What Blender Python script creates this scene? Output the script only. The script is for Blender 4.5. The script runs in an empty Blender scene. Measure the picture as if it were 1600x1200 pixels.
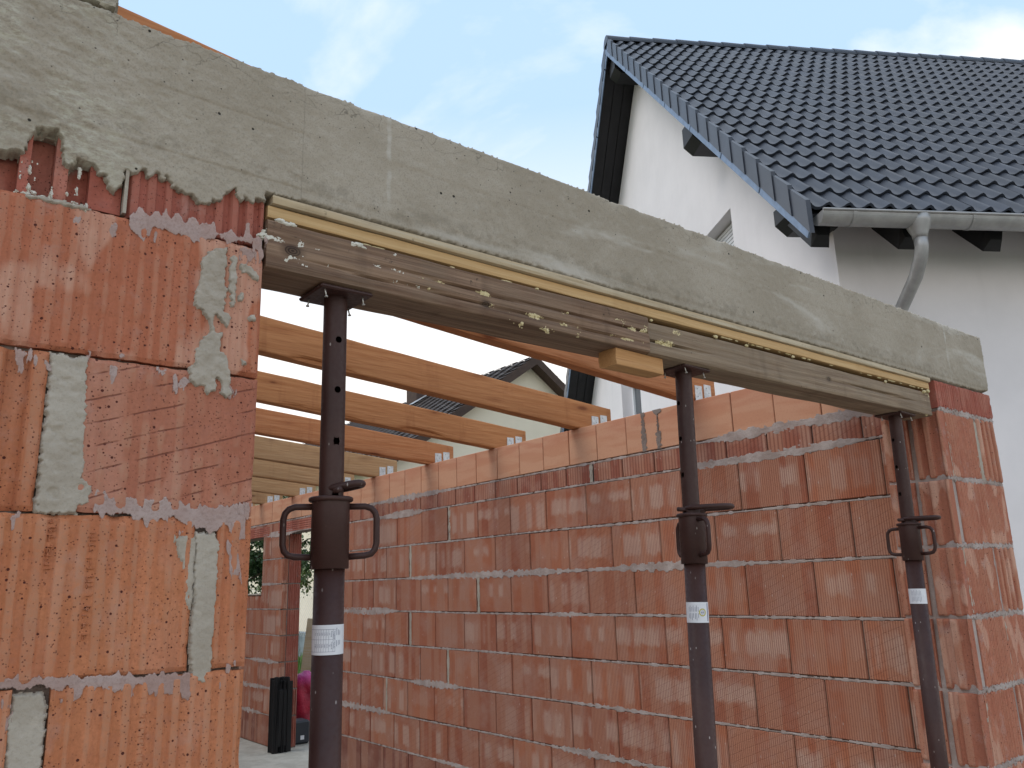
import bpy, math, random
import numpy as np
from mathutils import Vector, Matrix

random.seed(7)
R_ = math.radians
scn = bpy.context.scene
COL = scn.collection

# ------------------------------------------------------------------ camera
CAM_ROT = Matrix(((0.7826512, -0.12584373, -0.6096068),
                  (-0.6217372, -0.20524529, -0.7558553),
                  (-0.02999927, 0.97058628, -0.2388772)))
cam_data = bpy.data.cameras.new('camera')
cam = bpy.data.objects.new('camera', cam_data)
COL.objects.link(cam)
cam_data.sensor_width = 36.0
cam_data.lens = 28.338
cam_data.clip_start = 0.05
cam_data.clip_end = 900
cam.matrix_world = Matrix.Translation((0, 0, 1.53)) @ CAM_ROT.to_4x4()
scn.camera = cam

# ------------------------------------------------------------------ world: sky with thin broken cloud
SUN_AZ = R_(284)      # direction the sun stands in, clockwise from +Y
SUN_EL = R_(50)
world = bpy.data.worlds.new('World')
scn.world = world
world.use_nodes = True
wt = world.node_tree
wt.nodes.clear()
def wn(t, **k):
    n = wt.nodes.new(t)
    for a, b in k.items():
        setattr(n, a, b)
    return n
w_out = wn('ShaderNodeOutputWorld')
w_bg = wn('ShaderNodeBackground')
w_sky = wn('ShaderNodeTexSky', sky_type='NISHITA', sun_disc=False)
w_sky.sun_elevation = SUN_EL
w_sky.sun_rotation = SUN_AZ
w_sky.air_density = 1.0
w_sky.dust_density = 2.0
w_tc = wn('ShaderNodeTexCoord')
w_sep = wn('ShaderNodeSeparateXYZ')
wt.links.new(w_tc.outputs['Generated'], w_sep.inputs[0])
w_add = wn('ShaderNodeMath', operation='ADD'); w_add.inputs[1].default_value = 0.22
w_abs = wn('ShaderNodeMath', operation='ABSOLUTE')
wt.links.new(w_sep.outputs['Z'], w_abs.inputs[0])
wt.links.new(w_abs.outputs[0], w_add.inputs[0])
w_dx = wn('ShaderNodeMath', operation='DIVIDE'); w_dy = wn('ShaderNodeMath', operation='DIVIDE')
wt.links.new(w_sep.outputs['X'], w_dx.inputs[0]); wt.links.new(w_add.outputs[0], w_dx.inputs[1])
wt.links.new(w_sep.outputs['Y'], w_dy.inputs[0]); wt.links.new(w_add.outputs[0], w_dy.inputs[1])
w_cmb = wn('ShaderNodeCombineXYZ')
wt.links.new(w_dx.outputs[0], w_cmb.inputs[0]); wt.links.new(w_dy.outputs[0], w_cmb.inputs[1])
w_no = wn('ShaderNodeTexNoise')
w_no.inputs['Scale'].default_value = 1.75
w_no.inputs['Detail'].default_value = 9
w_no.inputs['Roughness'].default_value = 0.56
w_no.inputs['Distortion'].default_value = 0.35
w_map = wn('ShaderNodeMapping')
w_map.inputs['Location'].default_value = (3.55, 1.35, 0)
w_map.inputs['Scale'].default_value = (1.0, 1.0, 1.0)
wt.links.new(w_cmb.outputs[0], w_map.inputs[0]); wt.links.new(w_map.outputs[0], w_no.inputs['Vector'])
w_cr = wn('ShaderNodeValToRGB')
w_cr.color_ramp.elements[0].position = 0.485; w_cr.color_ramp.elements[0].color = (0.0, 0.0, 0.0, 1)
w_cr.color_ramp.elements[1].position = 0.72; w_cr.color_ramp.elements[1].color = (0.97, 0.97, 0.97, 1)
wt.links.new(w_no.outputs['Fac'], w_cr.inputs[0])
# thicker cloud towards the horizon, where one looks through more of it
w_hz = wn('ShaderNodeMapRange'); w_hz.inputs['From Min'].default_value = 0.26; w_hz.inputs['From Max'].default_value = 0.54
w_hz.inputs['To Min'].default_value = 0.92; w_hz.inputs['To Max'].default_value = 0.0
wt.links.new(w_abs.outputs[0], w_hz.inputs['Value'])
w_max = wn('ShaderNodeMath', operation='MAXIMUM')
wt.links.new(w_cr.outputs[0], w_max.inputs[0]); wt.links.new(w_hz.outputs[0], w_max.inputs[1])
w_sc = wn('ShaderNodeVectorMath', operation='SCALE'); w_sc.inputs['Scale'].default_value = 1.0
wt.links.new(w_sky.outputs[0], w_sc.inputs[0])
w_mix = wn('ShaderNodeMix', data_type='RGBA')
w_mix.inputs['B'].default_value = (9.9, 9.45, 8.95, 1)
wt.links.new(w_max.outputs[0], w_mix.inputs['Factor'])
w_veil = wn('ShaderNodeMix', data_type='RGBA')     # high thin veil over the blue
w_veil.inputs['Factor'].default_value = 0.90
w_veil.inputs['B'].default_value = (4.5, 6.3, 8.7, 1)
wt.links.new(w_sc.outputs[0], w_veil.inputs['A'])
wt.links.new(w_veil.outputs['Result'], w_mix.inputs['A'])
w_bg.inputs['Strength'].default_value = 0.10
wt.links.new(w_mix.outputs['Result'], w_bg.inputs['Color'])
wt.links.new(w_bg.outputs[0], w_out.inputs[0])

# ------------------------------------------------------------------ sun behind thin cloud
sun_data = bpy.data.lights.new('sun', 'SUN')
sun_data.energy = 0.85
sun_data.angle = R_(26)
sun_data.color = (1.0, 0.95, 0.88)
sun = bpy.data.objects.new('sun', sun_data)
COL.objects.link(sun)
sd = Vector((math.sin(SUN_AZ) * math.cos(SUN_EL), math.cos(SUN_AZ) * math.cos(SUN_EL), math.sin(SUN_EL)))
sun.rotation_euler = (-sd).to_track_quat('-Z', 'Y').to_euler()
sun.location = sd * 30

scn.view_settings.view_transform = 'Standard'
scn.view_settings.look = 'None'
scn.view_settings.exposure = 0.47
scn.view_settings.gamma = 1.0
scn.view_settings.use_curve_mapping = False
scn.render.engine = 'CYCLES'
scn.cycles.max_bounces = 6

# ------------------------------------------------------------------ helpers: numpy noise
_rng = np.random.RandomState(3)
_perm = _rng.permutation(512)
_val = _rng.rand(512) * 2 - 1
def vnoise(x, y, z=0.0):
    x = np.asarray(x, float); y = np.asarray(y, float); z = np.asarray(z, float) + np.zeros_like(x)
    xi = np.floor(x).astype(int); yi = np.floor(y).astype(int); zi = np.floor(z).astype(int)
    xf = x - xi; yf = y - yi; zf = z - zi
    s = lambda t: t * t * (3 - 2 * t)
    u, v, w = s(xf), s(yf), s(zf)
    def h(a, b, c):
        return _val[_perm[(_perm[(_perm[a & 511] + b) & 511] + c) & 511]]
    def lerp(a, b, t): return a + (b - a) * t
    x00 = lerp(h(xi, yi, zi), h(xi + 1, yi, zi), u); x10 = lerp(h(xi, yi + 1, zi), h(xi + 1, yi + 1, zi), u)
    x01 = lerp(h(xi, yi, zi + 1), h(xi + 1, yi, zi + 1), u); x11 = lerp(h(xi, yi + 1, zi + 1), h(xi + 1, yi + 1, zi + 1), u)
    return lerp(lerp(x00, x10, v), lerp(x01, x11, v), w)
def fbm(x, y, z=0.0, o=4):
    t = 0; a = 1.0; f = 1.0
    for _ in range(o):
        t = t + a * vnoise(np.asarray(x) * f, np.asarray(y) * f, np.asarray(z) * f + 7.3 * f); a *= .5; f *= 2.03
    return t

# ------------------------------------------------------------------ helpers: meshes and objects
class MB:
    def __init__(s): s.v = []; s.f = []
    def add(s, vs, fs):
        o = len(s.v); s.v += [tuple(map(float, p)) for p in vs]; s.f += [tuple(i + o for i in q) for q in fs]; return s
    def box(s, x0, x1, y0, y1, z0, z1, M=None):
        vs = [Vector(p) for p in ((x0,y0,z0),(x1,y0,z0),(x1,y1,z0),(x0,y1,z0),(x0,y0,z1),(x1,y0,z1),(x1,y1,z1),(x0,y1,z1))]
        if M is not None: vs = [M @ p for p in vs]
        return s.add(vs, [(0,3,2,1),(4,5,6,7),(0,1,5,4),(1,2,6,5),(2,3,7,6),(3,0,4,7)])
    def cbox(s, x0, x1, y0, y1, z0, z1, b, M=None):
        """box with all edges chamfered by b"""
        vs = []; idx = {}
        for i, (xa, xs) in enumerate(((x0, 1), (x1, -1))):
            for j, (ya, ys) in enumerate(((y0, 1), (y1, -1))):
                for k, (za, zs) in enumerate(((z0, 1), (z1, -1))):
                    for ax, p in enumerate(((xa, ya + ys*b, za + zs*b), (xa + xs*b, ya, za + zs*b), (xa + xs*b, ya + ys*b, za))):
                        idx[(i, j, k, ax)] = len(vs); vs.append(Vector(p))
        I = idx; fs = []
        for i in (0, 1):
            q = [I[(i,0,0,0)], I[(i,1,0,0)], I[(i,1,1,0)], I[(i,0,1,0)]]; fs.append(tuple(q if i else q[::-1]))
            q = [I[(0,i,0,1)], I[(1,i,0,1)], I[(1,i,1,1)], I[(0,i,1,1)]]; fs.append(tuple(q[::-1] if i else q))
            q = [I[(0,0,i,2)], I[(1,0,i,2)], I[(1,1,i,2)], I[(0,1,i,2)]]; fs.append(tuple(q if i else q[::-1]))
        for a in (0, 1):
            for c in (0, 1):
                fs.append((I[(a,c,0,0)], I[(a,c,0,1)], I[(a,c,1,1)], I[(a,c,1,0)]))
                fs.append((I[(a,0,c,0)], I[(a,0,c,2)], I[(a,1,c,2)], I[(a,1,c,0)]))
                fs.append((I[(0,a,c,1)], I[(0,a,c,2)], I[(1,a,c,2)], I[(1,a,c,1)]))
        for a in (0, 1):
            for c in (0, 1):
                for d in (0, 1): fs.append((I[(a,c,d,0)], I[(a,c,d,1)], I[(a,c,d,2)]))
        if M is not None: vs = [M @ p for p in vs]
        return s.add(vs, fs)
    def tube(s, pts, r, n=12, closed=False, caps=True):
        pts = [Vector(p) for p in pts]; m = len(pts)
        rs = r if isinstance(r, (list, tuple)) else [r] * m
        ring = []; up = None; vs = []
        for i, p in enumerate(pts):
            if closed: t = pts[(i + 1) % m] - pts[i - 1]
            else: t = pts[min(i + 1, m - 1)] - pts[max(i - 1, 0)]
            t.normalize()
            if up is None:
                up = Vector((0, 0, 1)) if abs(t.z) < .9 else Vector((1, 0, 0))
            a = (up - t * up.dot(t)).normalized(); b = t.cross(a); up = a
            for k in range(n):
                an = 2 * math.pi * k / n
                vs.append(p + (a * math.cos(an) + b * math.sin(an)) * rs[i])
        fs = []
        for i in range(m if closed else m - 1):
            j = (i + 1) % m
            for k in range(n):
                l = (k + 1) % n
                fs.append((i*n + k, i*n + l, j*n + l, j*n + k))
        if caps and not closed:
            fs.append(tuple(range(n))[::-1]); fs.append(tuple((m-1)*n + k for k in range(n)))
        return s.add(vs, fs)
    def grid(s, P):
        """P: array (nu,nv,3)"""
        nu, nv = P.shape[:2]; o = len(s.v)
        s.v += [tuple(p) for p in P.reshape(-1, 3).tolist()]
        i, j = np.meshgrid(np.arange(nu - 1), np.arange(nv - 1), indexing='ij')
        a = (i * nv + j).ravel() + o
        s.f += np.stack([a, a + nv, a + nv + 1, a + 1], 1).tolist()
        return s
    def mesh(s, name, smooth=False):
        me = bpy.data.meshes.new(name); me.from_pydata(s.v, [], s.f); me.update()
        if getattr(s, 'attr', None) is not None and len(s.attr) == len(s.v):
            at = me.attributes.new('cover', 'FLOAT', 'POINT'); at.data.foreach_set('value', np.asarray(s.attr, np.float32))
        if smooth: me.polygons.foreach_set('use_smooth', [True] * len(me.polygons))
        return me

def thing(name, label, cat, loc=(0, 0, 0), rz=0.0, group=None):
    o = bpy.data.objects.new(name, None); COL.objects.link(o)
    o.empty_display_size = .1
    o.location = loc; o.rotation_euler = (0, 0, rz)
    o['label'] = label; o['category'] = cat
    if group: o['group'] = group
    return o
def tag(o, label, cat, group=None):
    o['label'] = label; o['category'] = cat
    if group: o['group'] = group
    return o
def wmat(o):
    m = Matrix.Translation(o.location) @ o.rotation_euler.to_matrix().to_4x4()
    if o.parent is not None: m = wmat(o.parent) @ o.matrix_parent_inverse @ m
    return m
def obj(name, mb, mat, parent=None, smooth=False, local=False, M=None):
    """link a mesh; built in world coordinates unless local=True (then in the parent's frame)"""
    me = mb if isinstance(mb, bpy.types.Mesh) else mb.mesh(name, smooth)
    if mat is not None and len(me.materials) == 0: me.materials.append(mat)
    o = bpy.data.objects.new(name, me); COL.objects.link(o)
    if M is not None:
        o.location = M.to_translation(); o.rotation_euler = M.to_euler()
    if parent is not None:
        o.parent = parent
        if not local: o.matrix_parent_inverse = wmat(parent).inverted()
    return o
def structure(o): o['kind'] = 'structure'; return o
def stuff(o): o['kind'] = 'stuff'; return o

# ------------------------------------------------------------------ helpers: materials
class NT:
    def __init__(s, name):
        s.m = bpy.data.materials.new(name); s.m.use_nodes = True; s.t = s.m.node_tree; s.t.nodes.clear()
        s.out = s.t.nodes.new('ShaderNodeOutputMaterial')
    def n(s, typ, ins=None, **kw):
        nd = s.t.nodes.new('ShaderNode' + typ)
        for a, b in kw.items(): setattr(nd, a, b)
        for k, v in (ins or {}).items(): s.set(nd.inputs[k], v)
        return nd
    def set(s, sock, v):
        if isinstance(v, bpy.types.NodeSocket): s.t.links.new(v, sock)
        elif isinstance(v, bpy.types.Node): s.t.links.new(v.outputs[0], sock)
        else:
            if isinstance(v, tuple) and len(v) == 3 and sock.type == 'RGBA': v = v + (1,)
            sock.default_value = v
    def math(s, op, a, b=0.0, c=None):
        nd = s.n('Math', operation=op); s.set(nd.inputs[0], a); s.set(nd.inputs[1], b)
        if c is not None: s.set(nd.inputs[2], c)
        return nd.outputs[0]
    def mix(s, f, a, b, mode='MIX'):
        nd = s.n('Mix', data_type='RGBA', blend_type=mode)
        s.set(nd.inputs['Factor'], f); s.set(nd.inputs['A'], a); s.set(nd.inputs['B'], b)
        return nd.outputs['Result']
    def ramp(s, f, lo, hi, a=0.0, b=1.0):
        nd = s.n('MapRange', {'Value': f, 'From Min': lo, 'From Max': hi, 'To Min': a, 'To Max': b}, interpolation_type='SMOOTHSTEP')
        return nd.outputs[0]
    def coord(s, scale=(1, 1, 1), loc=(0, 0, 0), rot=(0, 0, 0), rand=0.0, src='Object'):
        tc = s.n('TexCoord')
        v = tc.outputs[src]
        if rand:
            oi = s.n('ObjectInfo')
            k = s.math('MULTIPLY', oi.outputs['Random'], rand)
            cb = s.n('CombineXYZ', {0: k, 1: k, 2: k})
            ad = s.n('VectorMath', {0: v, 1: cb.outputs[0]}, operation='ADD'); v = ad.outputs[0]
        mp = s.n('Mapping', {'Vector': v, 'Scale': scale, 'Location': loc, 'Rotation': rot})
        return mp.outputs[0]
    def noise(s, vec, scale, detail=4, rough=.55, dist=0.0):
        nd = s.n('TexNoise', {'Vector': vec, 'Scale': scale, 'Detail': detail, 'Roughness': rough, 'Distortion': dist})
        return nd.outputs['Fac']
    def voro(s, vec, scale, feature='F1', out='Distance', rnd=1.0):
        nd = s.n('TexVoronoi', {'Vector': vec, 'Scale': scale, 'Randomness': rnd}, feature=feature)
        return nd.outputs[out]
    def rnd(s): return s.n('ObjectInfo').outputs['Random']
    def bump(s, h, strength=.4, dist=.002, normal=None):
        nd = s.n('Bump', {'Height': h, 'Strength': strength, 'Distance': dist})
        if normal is not None: s.set(nd.inputs['Normal'], normal)
        return nd.outputs[0]
    def done(s, col, rough=.8, normal=None, metal=0.0, spec=.4, extra=None):
        b = s.n('BsdfPrincipled', {'Base Color': col, 'Roughness': rough, 'Metallic': metal, 'Specular IOR Level': spec})
        if normal is not None: s.set(b.inputs['Normal'], normal)
        for k, v in (extra or {}).items(): s.set(b.inputs[k], v)
        s.t.links.new(b.outputs[0], s.out.inputs[0]); return s.m

def mat_brick_near(name, c1, c2, dust=.3, efflo=.5, scratch=False, crest=(.47, .25, .165)):
    t = NT(name)
    v = t.coord(rand=13.0)
    big = t.noise(v, 5.0, 4)
    streak = t.noise(t.coord(scale=(55, 55, 1.6), rand=13.0), 1.0, 3)
    fine = t.noise(v, 160.0, 3, .7)
    c = t.mix(t.ramp(big, .35, .65), c1, c2)
    c = t.mix(t.ramp(streak, .35, .75, 0, .55), c, tuple(min(1, a * 1.28 + .03) for a in c1))
    c = t.mix(t.math('MULTIPLY', t.rnd(), .35), c, tuple(a * .8 for a in c2))
    c = t.mix(t.ramp(fine, .3, .75, 0, .55), c, tuple(a * .66 for a in c1))
    mott = t.noise(v, 38.0, 5, .65)
    c = t.mix(t.ramp(mott, .5, .7, 0, .45), c, tuple(a * .75 + .04 for a in c2))
    # worn, dusty crests of the flutes
    yy = t.n('SeparateXYZ', {0: t.coord()}).outputs['Y']
    c = t.mix(t.math('MULTIPLY', t.ramp(yy, .0002, -.0012), t.ramp(fine, .2, .7, .15, .6)), c, crest)
    # pale efflorescence, in upright fields
    ef = t.noise(t.coord(scale=(12, 12, 5.5), rand=29.0), 1.0, 2, .4)
    efm = t.math('MULTIPLY', t.ramp(ef, .54, .60), t.ramp(streak, .2, .6, .3, 1))
    c = t.mix(t.math('MULTIPLY', efm, efflo), c, (.60, .38, .285))
    du = t.noise(v, 14.0, 6, .65)
    c = t.mix(t.math('MULTIPLY', t.ramp(du, .55, .72), dust), c, (.42, .32, .29))
    # pores
    p1 = t.voro(v, 84.0); pc = t.voro(v, 84.0, out='Color')
    sep = t.n('SeparateColor', {0: pc})
    pr = t.math('MULTIPLY', t.math('POWER', sep.outputs[0], 1.7), .20)
    pm = t.ramp(t.math('SUBTRACT', p1, pr), -.035, .025, 1, 0)
    p2 = t.voro(v, 170.0); pm2 = t.math('MULTIPLY', t.ramp(p2, .13, .24, 1, 0), t.ramp(du, .30, .50))
    pm = t.math('MAXIMUM', pm, t.math('MULTIPLY', pm2, .7))
    c = t.mix(pm, c, (.085, .022, .016))
    h = t.math('SUBTRACT', t.math('MULTIPLY', fine, .25), t.math('MULTIPLY', pm, 1.6))
    h = t.math('ADD', h, t.math('MULTIPLY', streak, .5))
    if scratch:
        sp = t.n('SeparateXYZ', {0: t.coord()})
        d = t.math('ADD', t.math('SUBTRACT', sp.outputs['Z'], t.math('MULTIPLY', sp.outputs['X'], .33)), t.math('MULTIPLY', t.noise(v, 9.0, 2), .012))
        fr = t.math('FRACT', t.math('DIVIDE', d, .040))
        sc = t.math('MULTIPLY', t.ramp(t.math('ABSOLUTE', t.math('SUBTRACT', fr, .5)), .015, .05, 1, 0), t.ramp(t.noise(v, 22.0, 3), .42, .55))
        c = t.mix(t.math('MULTIPLY', sc, .75), c, (.16, .05, .035)); h = t.math('SUBTRACT', h, t.math('MULTIPLY', sc, 1.8))
    return t.done(c, .88, t.bump(h, .55, .0016), spec=.25)

def mat_brick_side(name, smooth=False, pitch=.0115, c1=(.46, .175, .092), c2=(.40, .135, .07), pale=1.0):
    t = NT(name)
    v = t.coord(rand=17.0)
    rnd = t.rnd()
    sp = t.n('SeparateXYZ', {0: t.coord()})
    x, z = sp.outputs['X'], sp.outputs['Z']
    big = t.noise(v, 4.0, 4)
    fine = t.noise(v, 120.0, 3, .7)
    c = t.mix(t.ramp(big, .35, .65), c1, c2)
    c = t.mix(t.ramp(t.math('FRACT', t.math('MULTIPLY', rnd, 7.13)), 0, 1, 0, .55), c, (.25, .082, .055))
    c = t.mix(t.ramp(t.math('FRACT', t.math('MULTIPLY', rnd, 13.7)), .5, 1, 0, .45), c, (.43, .185, .11))
    if smooth:
        hb = t.noise(t.coord(scale=(2.5, 2.5, 17), rand=17.0), 1.0, 4, .5, .6)
        c = t.mix(t.ramp(hb, .45, .62), c1, c2)
        c = t.mix(t.math('MULTIPLY', rnd, .3), c, (.52, .24, .15))
        up = t.math('MULTIPLY', t.ramp(z, .10, .19), t.ramp(hb, .35, .55))
        c = t.mix(t.math('MULTIPLY', up, .4), c, (.50, .20, .12))
        c = t.mix(t.ramp(fine, .45, .8, 0, .3), c, (.40, .15, .09))
        return t.done(c, .85, t.bump(fine, .25, .001), spec=.25)
    b2 = t.noise(t.coord(scale=(10, .001, .001), rand=57.0), 1.0, 0, .3)
    c = t.mix(t.ramp(b2, .47, .505, 0, .55), c, (.45, .235, .155))
    # upright pale bands, each with a height of its own
    band = t.noise(t.coord(scale=(11, .001, .35), rand=41.0), 1.0, 1, .3)
    bm = t.ramp(band, .43, .58)
    edge = t.math('MULTIPLY', t.math('SUBTRACT', t.noise(v, 26.0, 3), .5), .07)
    ze = t.math('ADD', z, edge)
    r1 = t.math('FRACT', t.math('MULTIPLY', rnd, 31.7))
    top = t.ramp(ze, .16, .21, 1, 0)
    bot = t.ramp(t.math('SUBTRACT', ze, t.math('MULTIPLY', r1, .12)), .0, .035)
    pm = t.math('MULTIPLY', t.math('MULTIPLY', bm, top), bot)
    on = t.ramp(t.math('FRACT', t.math('MULTIPLY', rnd, 5.3)),   .10, .55)
    pm = t.math('MULTIPLY', pm, t.math('MULTIPLY', on, .62 * pale))
    c = t.mix(pm, c, (.56, .41, .33))
    haze = t.ramp(t.noise(v, 7.0, 5, .6), .42, .70, 0, .5)
    c = t.mix(haze, c, (.43, .26, .20))
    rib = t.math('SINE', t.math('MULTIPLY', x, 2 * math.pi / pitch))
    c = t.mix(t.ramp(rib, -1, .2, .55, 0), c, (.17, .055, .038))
    wide = t.noise(t.coord(scale=(36, .001, .001), rand=9.0), 1.0, 1)
    c = t.mix(t.ramp(wide, .55, .7, 0, .25), c, (.24, .07, .045))
    d = t.math('SUBTRACT', z, t.math('MULTIPLY', x, .42))
    fr = t.math('FRACT', t.math('DIVIDE', t.math('ADD', d, t.math('MULTIPLY', big, .02)), .036))
    sc = t.math('MULTIPLY', t.ramp(t.math('ABSOLUTE', t.math('SUBTRACT', fr, .5)), .02, .09, 1, 0), t.ramp(t.math('FRACT', t.math('MULTIPLY', rnd, 3.1)), .5, .6))
    c = t.mix(t.math('MULTIPLY', sc, t.ramp(fine, .3, .6, 0, .28)), c, (.15, .045, .03))
    po = t.ramp(t.voro(v, 95.0), .10, .17, 1, 0)
    c = t.mix(t.math('MULTIPLY', po, .8), c, (.10, .03, .02))
    spk = t.ramp(t.voro(t.coord(scale=(1, 1, .35), rand=3.0), 30.0), .05, .075, 1, 0)
    c = t.mix(t.math('MULTIPLY', spk, .5), c, (.6, .52, .47))
    h = t.math('ADD', t.math('MULTIPLY', rib, .5), t.math('MULTIPLY', fine, .5))
    h = t.math('SUBTRACT', h, t.math('MULTIPLY', sc, .5))
    return t.done(c, .88, t.bump(h, .7, .0018), spec=.25)

def mat_mortar(name, c1, c2, sand=.5):
    t = NT(name); v = t.coord(rand=5.0)
    n1 = t.noise(v, 9.0, 5); n2 = t.noise(v, 230.0, 3, .7); n3 = t.noise(v, 45.0, 4, .6)
    c = t.mix(t.ramp(n1, .35, .65), c1, c2)
    c = t.mix(t.ramp(n2, .5, .75, 0, sand), c, tuple(a * .62 for a in c1))
    c = t.mix(t.ramp(n3, .55, .75, 0, .4), c, tuple(min(1, a * 1.25) for a in c2))
    h = t.math('ADD', n2, t.math('MULTIPLY', n3, 1.5))
    return t.done(c, .93, t.bump(h, .55, .0018), spec=.2)

def mat_concrete():
    t = NT('concrete'); v = t.coord()
    sp = t.n('SeparateXYZ', {0: v}); x, z = sp.outputs['X'], sp.outputs['Z']
    n1 = t.noise(v, 3.2, 6, .6); n2 = t.noise(v, 22.0, 6, .65); n3 = t.noise(v, 260.0, 3, .7)
    c = t.mix(t.ramp(n1, .38, .64), (.345, .298, .232), (.405, .355, .285))
    c = t.mix(t.ramp(n2, .5, .72, 0, .35), c, (.46, .415, .35))
    c = t.mix(t.ramp(n3, .45, .75, 0, .55), c, (.20, .18, .145))
    fb = t.math('MULTIPLY', t.ramp(t.math('ABSOLUTE', t.math('SUBTRACT', z, 2.312)), .008, .03, 1, 0), t.ramp(t.noise(v, 30.0, 5, .7), .45, .62))
    c = t.mix(t.math('MULTIPLY', fb, .35), c, (.18, .155, .115))
    # milky laitance clouds, drawn out along the boards
    la = t.noise(t.coord(scale=(1.5, 1, 7.5), loc=(.6, 0, .2)), 1.0, 4, .55, .5)
    c = t.mix(t.ramp(la, .54, .70, 0, .55), c, (.57, .54, .485))
    # lime streak running down from the top and a thin one near the far end
    wv = t.math('MULTIPLY', t.math('SUBTRACT', t.noise(t.coord(scale=(0, 0, 1)), 14.0, 3), .5), .014)
    for xc, w, z0, k in ((.797, .008, 2.26, .5), (3.464, .011, 2.25, .5), (.36, .007, 2.36, .15)):
        d = t.math('ABSOLUTE', t.math('SUBTRACT', t.math('ADD', x, wv), xc))
        m = t.math('MULTIPLY', t.ramp(d, w * .25, w, 1, 0), t.ramp(n2, .3, .6, .35, 1))
        m = t.math('MULTIPLY', m, t.math('MULTIPLY', t.ramp(z, z0, z0 + .16), t.ramp(t.noise(t.coord(scale=(0, 0, 1), loc=(0, 0, xc)), 26.0, 3), .35, .6)))
        c = t.mix(t.math('MULTIPLY', m, k), c, (.60, .58, .53))
    # rough, crusty zone at the near end: exposed sand and grey-green slurry
    rz = t.math('MULTIPLY', t.ramp(x, .20, .42, 1, 0), t.ramp(t.noise(v, 9.0, 4), .40, .55))
    n4 = t.noise(t.coord(scale=(1, 1, 2.2), rot=(0, R_(-28), 0)), 60.0, 5, .7)
    c = t.mix(t.math('MULTIPLY', rz, t.ramp(n4, .42, .62, 0, .7)), c, (.50, .475, .38))
    c = t.mix(t.math('MULTIPLY', rz, t.ramp(n4, .40, .30, 0, .6)), c, (.15, .135, .10))
    # fine cracks by the top edge
    vc = t.n('TexVoronoi', {'Vector': t.n('VectorMath', {0: t.coord(scale=(1, .2, 2.2)), 1: t.n('VectorMath', {0: t.n('TexNoise', {'Vector': v, 'Scale': 11.0, 'Detail': 5}).outputs['Color'], 'Scale': .16}, operation='SCALE').outputs[0]}, operation='ADD').outputs[0], 'Scale': 13.0}, feature='DISTANCE_TO_EDGE').outputs['Distance']
    cm = t.math('MULTIPLY', t.ramp(t.math('ADD', vc, t.math('MULTIPLY', n2, .03)), .012, .03, 1, 0), t.math('MULTIPLY', t.ramp(z, 2.475, 2.505), t.ramp(n1, .35, .55)))
    c = t.mix(t.math('MULTIPLY', cm, .6), c, (.10, .09, .065))
    # blow holes
    p1 = t.voro(v, 30.0); sc = t.n('SeparateColor', {0: t.voro(v, 30.0, out='Color')})
    pr = t.math('MULTIPLY', t.math('POWER', sc.outputs[0], 5.0), .125)
    pm = t.ramp(t.math('SUBTRACT', p1, pr), -.022, .014, 1, 0)
    c = t.mix(pm, c, (.035, .03, .022))
    p2 = t.voro(v, 85.0); sc2 = t.n('SeparateColor', {0: t.voro(v, 85.0, out='Color')})
    pm2 = t.ramp(t.math('SUBTRACT', p2, t.math('MULTIPLY', t.math('POWER', sc2.outputs[1], 6.0), .16)), -.03, .02, 1, 0)
    c = t.mix(t.math('MULTIPLY', pm2, .8), c, (.06, .05, .04))
    h = t.math('ADD', t.math('MULTIPLY', n3, .9), t.math('MULTIPLY', n2, .35))
    h = t.math('ADD', h, t.math('MULTIPLY', t.math('MULTIPLY', rz, n4), 1.8))
    h = t.math('SUBTRACT', h, t.math('ADD', t.math('MULTIPLY', pm, 3.0), t.math('ADD', t.math('MULTIPLY', cm, 2.0), pm2)))
    return t.done(c, .9, t.bump(h, .55, .0018), spec=.25)

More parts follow.
